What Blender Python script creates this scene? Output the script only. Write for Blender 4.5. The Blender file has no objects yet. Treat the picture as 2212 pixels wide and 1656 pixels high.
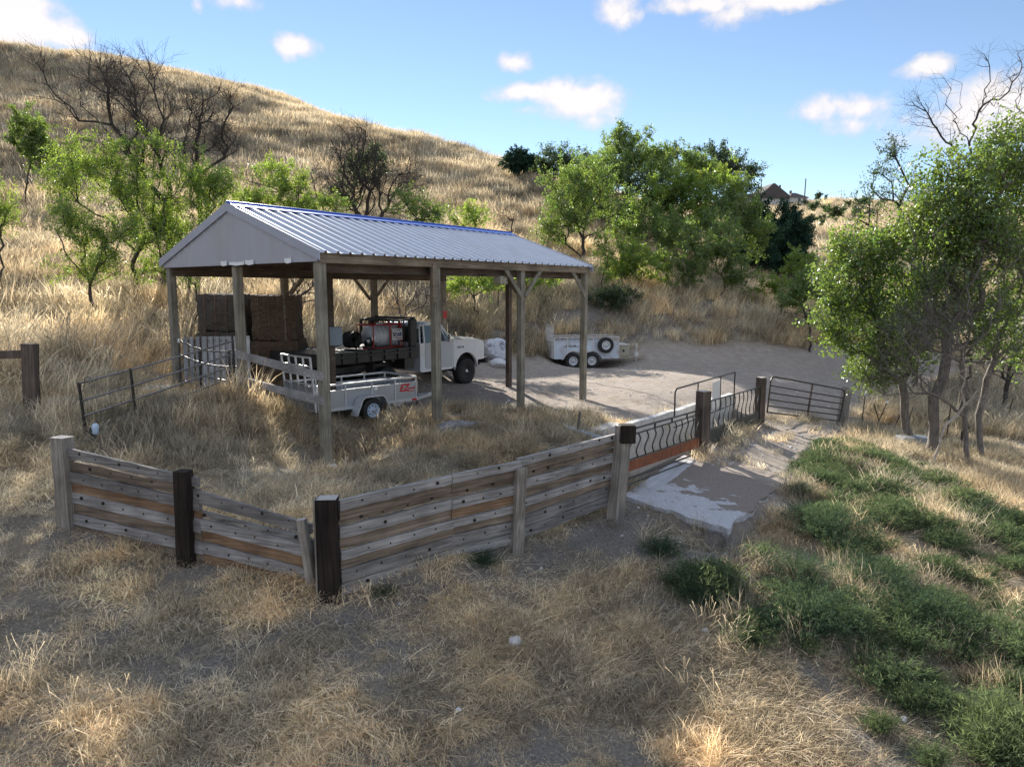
import bpy, math, random
import numpy as np
from math import radians as R, sin, cos, pi
from mathutils import Vector, Matrix
rnd = random.Random(7); nr = np.random.default_rng(11)
scene = bpy.context.scene
C = scene.collection
# ------------------------------------------------------------------ camera
CAMZ = 3.3; FPX = 1500.0; PITCH = R(7.5)
cam = bpy.data.cameras.new('camera'); camo = bpy.data.objects.new('camera', cam); C.objects.link(camo)
camo.location = (0, 0, CAMZ); camo.rotation_euler = (pi/2-PITCH, 0, 0)
cam.sensor_width = 36; cam.lens = 36*FPX/2212; cam.clip_start = .1; cam.clip_end = 5000
scene.camera = camo
# ------------------------------------------------------------------ sun, sky, exposure
SUN_AZ = R(20); SUN_EL = R(25)           # azimuth left of +Y
sd = Vector((-sin(SUN_AZ)*cos(SUN_EL), cos(SUN_AZ)*cos(SUN_EL), sin(SUN_EL)))
sl = bpy.data.lights.new('sun', 'SUN'); so = bpy.data.objects.new('sun', sl); C.objects.link(so)
sl.energy = 5.0; sl.angle = R(.55); sl.color = (1, .945, .85)
so.rotation_euler = sd.to_track_quat('Z', 'Y').to_euler()
SKY_STR = .112; EXPO = 1.08
scene.view_settings.view_transform = 'Standard'; scene.view_settings.look = 'None'
scene.view_settings.exposure = EXPO; scene.view_settings.gamma = 1
scene.render.engine = 'CYCLES'
scene.cycles.max_bounces = 5; scene.cycles.diffuse_bounces = 3; scene.cycles.glossy_bounces = 2; scene.cycles.transparent_max_bounces = 8
scene.cycles.sample_clamp_indirect = 4

_c, _s = cos(PITCH), sin(PITCH)
def ray(px, py):
    a = (px-1106)/FPX; b = (828-py)/FPX
    return Vector((a, _c+b*_s, -_s+b*_c))
def at(px, py, Y):
    d = ray(px, py); k = Y/d.y
    return Vector((d.x*k, Y, CAMZ+d.z*k))
def atz(px, py, z):
    d = ray(px, py); k = (z-CAMZ)/d.z
    return Vector((d.x*k, d.y*k, z))

def build_world():
    w = bpy.data.worlds.new('World'); scene.world = w; w.use_nodes = True
    nt = w.node_tree; nt.nodes.clear(); N = nt.nodes.new; L = nt.links.new
    out = N('ShaderNodeOutputWorld'); bg = N('ShaderNodeBackground'); bg.inputs[1].default_value = SKY_STR
    sky = N('ShaderNodeTexSky'); sky.sky_type = 'NISHITA'; sky.sun_disc = False
    sky.sun_elevation = SUN_EL; sky.sun_rotation = -SUN_AZ; sky.air_density = .8; sky.dust_density = 0; sky.ozone_density = 3.5
    tc = N('ShaderNodeTexCoord')
    def vm(op, a, b):
        n = N('ShaderNodeVectorMath'); n.operation = op
        for i, q in enumerate((a, b)):
            if hasattr(q, 'is_linked'): L(q, n.inputs[i])
            elif q is not None: n.inputs[i].default_value = q
        return n
    def m(op, a, b=None, clamp=False):
        n = N('ShaderNodeMath'); n.operation = op; n.use_clamp = clamp
        for i, q in enumerate((a, b)):
            if q is None: continue
            if hasattr(q, 'is_linked'): L(q, n.inputs[i])
            else: n.inputs[i].default_value = q
        return n.outputs[0]
    nz = N('ShaderNodeTexNoise'); nz.inputs['Scale'].default_value = 14; nz.inputs['Detail'].default_value = 7; nz.inputs['Roughness'].default_value = .55
    L(tc.outputs['Generated'], nz.inputs['Vector'])
    wv = vm('SUBTRACT', nz.outputs['Color'], (.5, .5, .5)); wv = vm('MULTIPLY', wv.outputs[0], (.035, .035, .03))
    dv = vm('ADD', tc.outputs['Generated'], wv.outputs[0]).outputs[0]
    nz2 = N('ShaderNodeTexNoise'); nz2.inputs['Scale'].default_value = 34; nz2.inputs['Detail'].default_value = 6; nz2.inputs['Roughness'].default_value = .6
    L(tc.outputs['Generated'], nz2.inputs['Vector'])
    clouds = [(10,40,100,58,1),(75,62,80,34,1),(135,80,50,20,1),(515,2,46,20,.55),(432,8,12,14,.4),(638,106,42,24,.85),(1108,136,36,18,.75),
        (1332,20,38,30,.8),(1352,38,30,22,.7),(1520,6,90,18,.8),(1680,4,110,20,.85),(1590,28,70,26,.6),(1140,203,78,20,.85),(1200,205,60,30,.9),(1260,222,90,36,.9),(1280,256,44,24,.6),(2002,150,42,20,.75),
        (1790,232,70,26,.62),(1860,238,60,26,.62),(1850,270,60,24,.5),(2150,225,90,48,.8),(2085,262,90,34,.7),(2010,292,80,26,.45),(2200,255,70,50,.8),(485,187,24,12,.4),(1140,240,30,10,.4)]
    acc = None
    for (px, py, ra, rb, op) in clouds:
        c = ray(px, py).normalized(); r = Vector((c.y, -c.x, 0)).normalized(); u = r.cross(c)
        a = ra/FPX*1.35; b = rb/FPX*1.4
        p = vm('SUBTRACT', dv, tuple(c)).outputs[0]
        du = vm('DOT_PRODUCT', p, tuple(r/a)).outputs['Value']; dw = vm('DOT_PRODUCT', p, tuple(u/b)).outputs['Value']
        ln = m('SQRT', m('ADD', m('MULTIPLY', du, du), m('MULTIPLY', dw, dw)))
        v = m('MULTIPLY', m('SUBTRACT', 1.0, ln, True), op*1.6)
        acc = v if acc is None else m('MAXIMUM', acc, v)
    v = m('ADD', acc, m('MULTIPLY', m('SUBTRACT', nz2.outputs['Fac'], .50), 1.5))
    v = m('MULTIPLY', v, m('MINIMUM', m('MULTIPLY', acc, 6.0), 1.0))
    mr = N('ShaderNodeMapRange'); mr.interpolation_type = 'SMOOTHSTEP'; L(v, mr.inputs['Value'])
    mr.inputs['From Min'].default_value = .03; mr.inputs['From Max'].default_value = .95; mr.inputs['To Max'].default_value = .95
    wb = N('ShaderNodeMix'); wb.data_type = 'RGBA'; wb.blend_type = 'MULTIPLY'; wb.inputs[0].default_value = 1; L(sky.outputs[0], wb.inputs[6]); wb.inputs[7].default_value = (1.0, .86, .75, 1)   # white balance of the air
    mx = N('ShaderNodeMix'); mx.data_type = 'RGBA'; L(mr.outputs[0], mx.inputs[0]); L(wb.outputs[2], mx.inputs[6])
    cs = N('ShaderNodeMix'); cs.data_type = 'RGBA'; cs.inputs[6].default_value = (3.2, 3.15, 3.5, 1); cs.inputs[7].default_value = (4.5, 4.25, 4.2, 1); L(m('MULTIPLY', m('SUBTRACT', v, .15), 1.3, True), cs.inputs[0]); L(cs.outputs[2], mx.inputs[7])
    # broken cloud deck, added out of view overhead and behind to lift the shade
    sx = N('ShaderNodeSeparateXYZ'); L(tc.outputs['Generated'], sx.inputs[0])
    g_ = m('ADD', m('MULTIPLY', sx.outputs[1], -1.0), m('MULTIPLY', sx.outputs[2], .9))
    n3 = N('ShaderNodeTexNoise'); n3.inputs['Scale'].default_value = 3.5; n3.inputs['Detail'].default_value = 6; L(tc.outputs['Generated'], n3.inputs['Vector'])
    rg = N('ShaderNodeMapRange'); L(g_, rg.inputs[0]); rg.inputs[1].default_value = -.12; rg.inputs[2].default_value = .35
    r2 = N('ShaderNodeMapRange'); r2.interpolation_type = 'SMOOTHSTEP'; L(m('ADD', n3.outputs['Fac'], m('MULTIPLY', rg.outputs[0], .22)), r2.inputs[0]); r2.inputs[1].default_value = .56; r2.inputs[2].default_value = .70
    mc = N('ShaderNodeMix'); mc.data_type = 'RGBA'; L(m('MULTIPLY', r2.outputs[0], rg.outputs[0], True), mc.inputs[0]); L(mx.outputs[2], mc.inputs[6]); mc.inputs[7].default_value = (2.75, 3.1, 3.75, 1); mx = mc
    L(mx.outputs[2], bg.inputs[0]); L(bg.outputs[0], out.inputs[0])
build_world()

# ------------------------------------------------------------------ tagging helpers
def tag(o, label=None, cat=None, group=None, kind=None):
    if label: o['label'] = label
    if cat: o['category'] = cat
    if group: o['group'] = group
    if kind: o['kind'] = kind
    return o
def thing(name, label, cat, loc=(0, 0, 0), rz=0, group=None):
    o = bpy.data.objects.new(name, None); C.objects.link(o); o.empty_display_size = .2
    o.location = loc; o.rotation_euler = (0, 0, rz)
    return tag(o, label, cat, group)
def copy_tree(o, parent=None, kids=None):
    c = o.copy(); C.objects.link(c); c.parent = parent
    for ch in (kids(o) if kids else [q for q in C.objects if q.parent == o]): copy_tree(ch, c)
    return c

# ------------------------------------------------------------------ mesh builder
class MB:
    def __init__(s): s.v = []; s.f = []; s.mi = []; s.sm = []; s.M = Matrix.Identity(4)
    def add(s, vs, fs, mi=0, smooth=False):
        n = len(s.v); s.v += [tuple(s.M @ Vector(p)) for p in vs]
        for f in fs: s.f.append([n+i for i in f]); s.mi.append(mi); s.sm.append(smooth)
    def box(s, lo, hi, mi=0, M=None, bev=0):
        x0, y0, z0 = lo; x1, y1, z1 = hi
        if bev:
            b = bev; vs = []; 
            for (x, y, z) in [(a, c, d) for d in (z0, z1) for a, c in ((x0, y0), (x1, y0), (x1, y1), (x0, y1))]:
                sx = b if x == x0 else -b; sy = b if y == y0 else -b; sz = b if z == z0 else -b
                vs += [(x, y+sy, z+sz), (x+sx, y, z+sz), (x+sx, y+sy, z)]
            import itertools
            # faces via convex hull of bevelled box
            import bmesh
            bm = bmesh.new(); bv = [bm.verts.new(p) for p in vs]
            bmesh.ops.convex_hull(bm, input=bv); bm.verts.index_update()
            fs = [[q.index for q in f.verts] for f in bm.faces]; vv = [tuple(q.co) for q in bm.verts]; bm.free()
            if M is not None: vv = [tuple(M @ Vector(p)) for p in vv]
            s.add(vv, fs, mi); return
        vs = [(x0,y0,z0),(x1,y0,z0),(x1,y1,z0),(x0,y1,z0),(x0,y0,z1),(x1,y0,z1),(x1,y1,z1),(x0,y1,z1)]
        if M is not None: vs = [tuple(M @ Vector(p)) for p in vs]
        s.add(vs, [(3,2,1,0),(4,5,6,7),(0,1,5,4),(1,2,6,5),(2,3,7,6),(3,0,4,7)], mi)
    def bar(s, a, b, w, h, mi=0, up=(0, 0, 1), bev=0):     # rectangular bar from a to b, w sideways, h up
        a = Vector(a); b = Vector(b); x = (b-a); L = x.length; x.normalize()
        upv = Vector(up); y = upv.cross(x)
        if y.length < 1e-4: y = Vector((0, 1, 0)).cross(x)
        y.normalize(); z = x.cross(y)
        M = Matrix((x, y, z)).transposed().to_4x4(); M.translation = a
        s.box((0, -w/2, -h/2), (L, w/2, h/2), mi, M, bev)
    def tube(s, pts, r, n=8, mi=0, cap=True):
        pts = [Vector(p) for p in pts]; rs = r if isinstance(r, (list, tuple)) else [r]*len(pts)
        vs = []; fs = []; prev = None
        for i, p in enumerate(pts):
            t = (pts[min(i+1, len(pts)-1)]-pts[max(i-1, 0)]).normalized()
            if prev is None: prev = t.orthogonal().normalized()
            x = (prev-t*prev.dot(t)); x = x.normalized() if x.length > 1e-5 else t.orthogonal().normalized()
            prev = x; y = t.cross(x)
            for k in range(n):
                a = 2*pi*k/n; vs.append(p+(x*cos(a)+y*sin(a))*rs[i])
        for i in range(len(pts)-1):
            for k in range(n):
                k2 = (k+1) % n; fs.append((i*n+k, i*n+k2, (i+1)*n+k2, (i+1)*n+k))
        s.add(vs, fs, mi, True)
        if cap:
            s.add(vs[:n], [tuple(reversed(range(n)))], mi); s.add(vs[-n:], [tuple(range(n))], mi)
    def lathe(s, prof, c=(0, 0, 0), axis='y', n=28, mi=0, smooth=True, mis=None):   # prof: (axial, radius)
        vs = []; fs = []
        for (h, r) in prof:
            for k in range(n):
                a = 2*pi*k/n
                p = {'y': (r*cos(a), h, r*sin(a)), 'z': (r*cos(a), r*sin(a), h), 'x': (h, r*cos(a), r*sin(a))}[axis]
                vs.append((p[0]+c[0], p[1]+c[1], p[2]+c[2]))
        for i in range(len(prof)-1):
            for k in range(n):
                k2 = (k+1) % n; s.add([], [], 0)
                fs.append((i*n+k, (i+1)*n+k, (i+1)*n+k2, i*n+k2))
        n0 = len(s.v); s.v += [tuple(s.M @ Vector(p)) for p in vs]
        for j, f in enumerate(fs):
            s.f.append([n0+i for i in f]); s.mi.append(mis[j//n] if mis else mi); s.sm.append(smooth)
    def prism(s, poly, t0, t1, axis='y', mi=0):            # poly in the two other axes (x,z) extruded along axis
        n = len(poly)
        def P(p, t): return {'y': (p[0], t, p[1]), 'x': (t, p[0], p[1]), 'z': (p[0], p[1], t)}[axis]
        vs = [P(p, t0) for p in poly]+[P(p, t1) for p in poly]
        fs = [tuple(range(n)), tuple(reversed(range(n, 2*n)))]+[(i, n+i, n+(i+1) % n, (i+1) % n) for i in range(n)]
        s.add(vs, fs, mi)
    def build(s, name, mats, parent=None, loc=None, bevel=0, weighted=True):
        me = bpy.data.meshes.new(name); me.from_pydata(s.v, [], s.f)
        mats = mats if isinstance(mats, (list, tuple)) else [mats]
        for m_ in mats: me.materials.append(m_)
        me.polygons.foreach_set('material_index', s.mi); me.polygons.foreach_set('use_smooth', s.sm)
        me.update(); 
        import bmesh
        bm = bmesh.new(); bm.from_mesh(me); bmesh.ops.recalc_face_normals(bm, faces=bm.faces); bm.to_mesh(me); bm.free()
        o = bpy.data.objects.new(name, me); C.objects.link(o)
        if parent: o.parent = parent
        if loc: o.location = loc
        if bevel:
            b = o.modifiers.new('bevel', 'BEVEL'); b.width = bevel; b.segments = 2; b.limit_method = 'ANGLE'
        return o
def text_mesh(name, txt, size, mat, M, parent, extrude=.002, shear=0, bold=0):
    cu = bpy.data.curves.new(name, 'FONT'); cu.body = txt; cu.size = size; cu.extrude = extrude; cu.shear = shear; cu.offset = bold
    cu.align_x = 'CENTER'; cu.align_y = 'CENTER'; cu.resolution_u = 3
    o = bpy.data.objects.new(name, cu); C.objects.link(o); dg = bpy.context.evaluated_depsgraph_get()
    me = bpy.data.meshes.new_from_object(o.evaluated_get(dg)); bpy.data.objects.remove(o)
    me.name = name; me.materials.clear(); me.materials.append(mat)
    q = bpy.data.objects.new(name, me); C.objects.link(q); q.parent = parent; q.matrix_local = M
    return q

# ------------------------------------------------------------------ materials
def new_mat(name):
    m = bpy.data.materials.new(name); m.use_nodes = True; nt = m.node_tree; nt.nodes.clear()
    o = nt.nodes.new('ShaderNodeOutputMaterial'); return m, nt, o
def mat_simple(name, col, rough=.6, metal=0, var=.15, scale=8, bump=0.0, dirt=None, dirt_amt=.4, stretch=None, spec=None, coat=0):
    m, nt, o = new_mat(name); N = nt.nodes.new; L = nt.links.new
    b = N('ShaderNodeBsdfPrincipled'); L(b.outputs[0], o.inputs[0]); b.inputs['Roughness'].default_value = rough; b.inputs['Metallic'].default_value = metal
    if spec is not None: b.inputs['Specular IOR Level'].default_value = spec
    if coat: b.inputs['Coat Weight'].default_value = coat
    tc = N('ShaderNodeTexCoord'); mp = N('ShaderNodeMapping'); L(tc.outputs['Object'], mp.inputs[0])
    if stretch: mp.inputs['Scale'].default_value = stretch
    nz = N('ShaderNodeTexNoise'); nz.inputs['Scale'].default_value = scale; nz.inputs['Detail'].default_value = 6; nz.inputs['Roughness'].default_value = .6; L(mp.outputs[0], nz.inputs['Vector'])
    cr = N('ShaderNodeValToRGB'); L(nz.outputs['Fac'], cr.inputs[0])
    c = Vector(col[:3]); cr.color_ramp.elements[0].position = .3; cr.color_ramp.elements[1].position = .7
    cr.color_ramp.elements[0].color = (*(c*(1-var)), 1); cr.color_ramp.elements[1].color = (*(c*(1+var)), 1)
    last = cr.outputs[0]
    if dirt:
        n2 = N('ShaderNodeTexNoise'); n2.inputs['Scale'].default_value = scale*.35; n2.inputs['Detail'].default_value = 8; n2.inputs['Roughness'].default_value = .7; L(mp.outputs[0], n2.inputs['Vector'])
        mr = N('ShaderNodeMapRange'); L(n2.outputs['Fac'], mr.inputs[0]); mr.inputs[1].default_value = .48; mr.inputs[2].default_value = .68; mr.inputs[4].default_value = dirt_amt
        mx = N('ShaderNodeMix'); mx.data_type = 'RGBA'; L(mr.outputs[0], mx.inputs[0]); L(last, mx.inputs[6]); mx.inputs[7].default_value = (*dirt, 1); last = mx.outputs[2]
    L(last, b.inputs['Base Color'])
    if bump:
        bp = N('ShaderNodeBump'); bp.inputs['Strength'].default_value = bump; bp.inputs['Distance'].default_value = .02; L(nz.outputs['Fac'], bp.inputs['Height']); L(bp.outputs[0], b.inputs['Normal'])
    return m
def mat_wood(name, c0, c1, axis='x', grain=1.0, rough=.85, knots=True):
    """weathered timber: long streaks along the local axis, fine cracks"""
    m, nt, o = new_mat(name); N = nt.nodes.new; L = nt.links.new
    b = N('ShaderNodeBsdfPrincipled'); L(b.outputs[0], o.inputs[0]); b.inputs['Roughness'].default_value = rough; b.inputs['Specular IOR Level'].default_value = .25
    tc = N('ShaderNodeTexCoord'); mp = N('ShaderNodeMapping'); L(tc.outputs['Object'], mp.inputs[0])
    oi = N('ShaderNodeObjectInfo'); cb = N('ShaderNodeCombineXYZ')
    mm = N('ShaderNodeMath'); mm.operation = 'MULTIPLY'; mm.inputs[1].default_value = 37; L(oi.outputs['Random'], mm.inputs[0])
    for i in range(3): L(mm.outputs[0], cb.inputs[i])
    L(cb.outputs[0], mp.inputs[1])
    mp.inputs['Scale'].default_value = {'x': (1.2, 26, 26), 'z': (26, 26, 1.2)}[axis]
    nz = N('ShaderNodeTexNoise'); nz.inputs['Scale'].default_value = 1; nz.inputs['Detail'].default_value = 8; nz.inputs['Roughness'].default_value = .65; nz.inputs['Distortion'].default_value = .6; L(mp.outputs[0], nz.inputs['Vector'])
    cr = N('ShaderNodeValToRGB'); L(nz.outputs['Fac'], cr.inputs[0]); e = cr.color_ramp.elements
    e[0].position = .32; e[0].color = (*c0, 1); e[1].position = .66; e[1].color = (*c1, 1)
    k = e.new(.40); k.color = (*(Vector(c0)*.45+Vector(c1)*.3), 1)
    n2 = N('ShaderNodeTexNoise'); n2.inputs['Scale'].default_value = 2.2; n2.inputs['Detail'].default_value = 5; L(tc.outputs['Object'], n2.inputs['Vector'])
    mr = N('ShaderNodeMapRange'); L(n2.outputs['Fac'], mr.inputs[0]); mr.inputs[1].default_value = .3; mr.inputs[2].default_value = .7; mr.inputs[3].default_value = .65; mr.inputs[4].default_value = 1.2
    mu = N('ShaderNodeMix'); mu.data_type = 'RGBA'; mu.blend_type = 'MULTIPLY'; mu.inputs[0].default_value = 1; L(cr.outputs[0], mu.inputs[6]); L(mr.outputs[0], mu.inputs[7])
    L(mu.outputs[2], b.inputs['Base Color'])
    bp = N('ShaderNodeBump'); bp.inputs['Strength'].default_value = .7*grain; bp.inputs['Distance'].default_value = .01; L(nz.outputs['Fac'], bp.inputs['Height']); L(bp.outputs[0], b.inputs['Normal'])
    return m
def mat_leaf(name, col, tcol, var=.3, transl=.55, attr=None, gloss=.0):
    """leaf / blade: diffuse + translucent, varied per clump"""
    m, nt, o = new_mat(name); N = nt.nodes.new; L = nt.links.new
    df = N('ShaderNodeBsdfDiffuse'); tr = N('ShaderNodeBsdfTranslucent'); mx = N('ShaderNodeMixShader'); mx.inputs[0].default_value = transl
    at_ = N('ShaderNodeAttribute')
    if attr == 'inst': at_.attribute_type = 'INSTANCER'; at_.attribute_name = 'tint'
    else: at_.attribute_type = 'GEOMETRY'; at_.attribute_name = 'tint'
    def mixc(c):
        n = N('ShaderNodeMix'); n.data_type = 'RGBA'; n.blend_type = 'MULTIPLY'; n.inputs[0].default_value = 1
        n.inputs[6].default_value = (*c, 1); L(at_.outputs['Color'], n.inputs[7])
        if attr != 'inst': return n.outputs[2]
        a2 = N('ShaderNodeAttribute'); a2.attribute_name = 'tint'; k = N('ShaderNodeMix'); k.data_type = 'RGBA'; k.blend_type = 'MULTIPLY'; k.inputs[0].default_value = 1; L(n.outputs[2], k.inputs[6]); L(a2.outputs['Color'], k.inputs[7]); return k.outputs[2]
    L(mixc(col), df.inputs[0]); L(mixc(tcol), tr.inputs[0])
    L(df.outputs[0], mx.inputs[1]); L(tr.outputs[0], mx.inputs[2]); last = mx.outputs[0]
    if gloss:
        gl = N('ShaderNodeBsdfGlossy'); gl.inputs['Roughness'].default_value = .38; gl.inputs[0].default_value = (1, 1, 1, 1)
        m2 = N('ShaderNodeMixShader'); m2.inputs[0].default_value = gloss; L(last, m2.inputs[1]); L(gl.outputs[0], m2.inputs[2]); last = m2.outputs[0]
    L(last, o.inputs[0]); return m

# ------------------------------------------------------------------ numpy noise
_P = nr.random((256, 256))
def vnoise(x, y):
    x = np.asarray(x, float); y = np.asarray(y, float)
    xi = np.floor(x).astype(int); yi = np.floor(y).astype(int); fx = x-xi; fy = y-yi
    fx = fx*fx*(3-2*fx); fy = fy*fy*(3-2*fy)
    g = lambda a, b: _P[a & 255, b & 255]
    return (g(xi, yi)*(1-fx)+g(xi+1, yi)*fx)*(1-fy)+(g(xi, yi+1)*(1-fx)+g(xi+1, yi+1)*fx)*fy
def fbm(x, y, s=1., o=4):
    t = 0; a = .5; q = 0
    for i in range(o):
        t = t+a*vnoise(x*s+17.3*i, y*s+9.1*i); q += a; a *= .5; s *= 2.03
    return t/q-.5
def sstep(a, b, x):
    t = np.clip((x-a)/(b-a), 0, 1); return t*t*(3-2*t)
def inpoly(x, y, poly, soft=0):
    x = np.asarray(x, float); y = np.asarray(y, float); c = np.zeros(x.shape, bool); n = len(poly); dm = np.full(x.shape, 1e9)
    for i in range(n):
        x0, y0 = poly[i][:2]; x1, y1 = poly[(i+1) % n][:2]
        cond = ((y0 > y) != (y1 > y)) & (x < (x1-x0)*(y-y0)/((y1-y0) if abs(y1-y0) > 1e-9 else 1e-9)+x0); c ^= cond
        dx, dy = x1-x0, y1-y0; t = np.clip(((x-x0)*dx+(y-y0)*dy)/(dx*dx+dy*dy+1e-12), 0, 1)
        dm = np.minimum(dm, np.hypot(x-x0-t*dx, y-y0-t*dy))
    sd_ = np.where(c, dm, -dm)
    return sd_ if soft == 0 else sstep(-soft, soft, sd_)

# ------------------------------------------------------------------ layout numbers
YAW = R(37.82); U = Vector((sin(YAW), cos(YAW), 0)); V = Vector((-cos(YAW), sin(YAW), 0))
E1 = Vector((-3.735, 13.857, 0)); RL = 10.11; RW = 6.25; EAVE = 4.11; RISE = 1.115
def S(u, v, z=0): return E1+U*u+V*v+Vector((0, 0, z))
A_ = Vector((1.77, 11.25, 0)); B_ = Vector((4.38, 15.7, 0)); C_ = Vector((7.38, 20.4, 0)); D_ = Vector((11.7, 24.2, 0))
# ------------------------------------------------------------------ terrain height
ctl = []
def cz(px, py, z): p = atz(px, py, z); ctl.append((p.x, p.y, z))
def cY(px, py, Y): p = at(px, py, Y); ctl.append(tuple(p))
def cw(x, y, z): ctl.append((x, y, z))
# fence line and foreground
cw(-2.23, 8.2, -.42); cw(1.85, 11.3, -.22); cw(-6.34, 9.6, -.05); cw(-4.39, 9.0, -.27); cw(.04, 9.85, -.42); cw(4.4, 15.5, -.40); cw(7.4, 20.3, -.62); cw(11.7, 24.2, -1.36)
cz(0, 1656, -.65); cz(1106, 1656, -.95); cz(2212, 1656, -1.1); cz(500, 1400, -.62); cz(1000, 1420, -.75); cz(1500, 1400, -.75); cz(1900, 1400, -.95); cz(2212, 1350, -1.2)
cz(0, 1300, -.3); cz(0, 1100, .15); cz(60, 1000, .4)
cw(0, 2, -1.2); cw(-8, 3, -.7); cw(8, 3, -1.4); cw(0, -6, -1.6); cw(-12, -4, -1); cw(12, -5, -2)
cz(1400, 1200, -.55); cz(1600, 1200, -.62); cz(1380, 1110, -.38); cz(1570, 1165, -.5); cz(1650, 1050, -.42); cz(1480, 1000, -.38); cz(1750, 950, -.68); cz(1700, 1200, -.72)
cz(1900, 1000, -.85); cz(2000, 1100, -.9); cz(2212, 1000, -1.3); cz(2212, 1150, -1.2); cz(1900, 900, -1.3); cz(2050, 950, -1.2)
# mound behind the fence, around near posts
cw(-3.8, 14.0, -.25); cw(-1.9, 17.0, .2); cw(.15, 19.6, 0); cw(2.2, 22.2, -.08); cw(-6.3, 16.2, .58); cw(-8.7, 18.0, .85)
cz(850, 1000, -.05); cz(1000, 960, .05); cz(1150, 940, .02); cz(1200, 980, -.1); cz(600, 1000, .05); cz(450, 960, .42); cz(300, 960, .45); cz(380, 868, .95); cz(480, 858, 1.0); cz(300, 890, .85)
cw(-.8, 10.2, -.15); cw(-2.6, 9.3, -.1)
cw(-3.4, 17.0, .12); cw(-1.5, 22, .12); cw(-1.3, 24, .14); cw(-3.5, 20, .12); cw(-5.5, 20, .3); cw(0, 24, .05); cw(3, 26, 0); cw(3.5, 30, 0); cw(7, 29, 0); cw(3.5, 19, -.02); cw(5.5, 22, 0); cw(8, 25, -.1); cw(11, 28, -.35)
cw(13, 31, -.4); cw(17, 35, -.4); cw(24, 42, -.2); cw(10.5, 33.6, -.05); cw(3, 33.9, .05); cw(-1, 29, .3); cw(14.5, 26, -1.3); cw(18, 24, -1.6); cw(24, 26, -1.9); cw(35, 30, -2.6); cw(40, 15, -3)
# bank and hill
cw(3, 36.6, 2.6); cw(8, 37.9, 2.7); cw(12.5, 39.2, 2.5); cw(-2, 32.5, 2.2); cw(-7, 27, 2.0); cw(-10.5, 23, 1.9); cw(-13, 18, 1.6); cw(-15, 12, 1.6)
cw(17, 42, 1.9); cw(24, 50, 2.2)
cY(0, 700, 22); cY(0, 560, 31); cY(150, 600, 28); cY(0, 400, 48); cY(0, 250, 68); cY(322, 560, 32); cY(322, 430, 48); cY(322, 300, 66); cY(600, 500, 40); cY(600, 420, 52); cY(600, 330, 66)
cY(0, 96, 95); cY(200, 142, 92); cY(350, 182, 90); cY(510, 215, 88); cY(650, 254, 86); cY(800, 292, 82); cY(1000, 344, 76); cY(1190, 388, 68); cY(1300, 430, 64); cY(1400, 475, 60); cY(1500, 530, 54)
cY(800, 480, 44); cY(900, 400, 60); cY(1000, 480, 48); cY(1100, 460, 54); cY(1200, 560, 42); cY(1330, 560, 44); cY(1450, 600, 42); cY(1200, 500, 50)
cY(-400, 60, 100); cY(-400, 300, 66); cY(-300, 500, 36); cY(-300, 800, 18)
cw(-40, 130, 38); cw(0, 120, 17); cw(30, 90, 6); cw(-90, 160, 45); cw(-100, 60, 40); cw(-40, 20, 12); cw(-30, 5, 6); cw(-30, -10, 5)
# draw and far plateau
cY(1650, 620, 50); cY(1750, 600, 60); cY(1780, 520, 120); cY(1860, 510, 130); cY(1700, 448, 250); cY(1790, 434, 250); cY(1860, 441, 260); cY(2212, 452, 260); cY(2212, 560, 110); cY(1600, 440, 260); cY(1790, 470, 190)
cw(0, 260, 30); cw(-100, 280, 45); cw(40, 60, -1.5); cw(60, 40, -3); cw(120, 120, 5); cw(150, 20, 0); cw(60, 90, 1); cw(100, -20, -3); cw(30, -20, -3); cw(200, 250, 30)
cp = np.array(ctl); 
def _k(r2): return -np.sqrt(r2+1.2**2)
D2 = ((cp[:, None, :2]-cp[None, :, :2])**2).sum(-1); nC = len(cp)
Mx = np.zeros((nC+3, nC+3)); Mx[:nC, :nC] = _k(D2)-np.eye(nC)*.02; Pp = np.c_[np.ones(nC), cp[:, :2]]; Mx[:nC, nC:] = Pp; Mx[nC:, :nC] = Pp.T
Wt = np.linalg.solve(Mx, np.r_[cp[:, 2], 0, 0, 0])
WALL0 = Vector((2.95, 17.2, 0)); WALL1 = Vector((7.0, 22.2, 0))
alley = [(1.6, 13.3), (2.4, 12.6), (B_.x-.1, B_.y+.1), (C_.x-.25, C_.y+.35), (WALL1.x, WALL1.y), (WALL0.x, WALL0.y), (2.0, 16.4)]
slabP = [atz(1345, 1070, -.25), atz(1572, 1142, -.31), atz(1676, 1052, -.41), atz(1478, 982, -.36)]
_sl = np.linalg.lstsq(np.array([[p.x, p.y, 1] for p in slabP]), np.array([p.z for p in slabP]), rcond=None)[0]
_f = (slabP[1]-slabP[0]).normalized(); _fd = (_f.y, -_f.x); _fm = (slabP[0]+slabP[1])*.5-Vector((-_f.y, _f.x, 0))*.12
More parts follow.
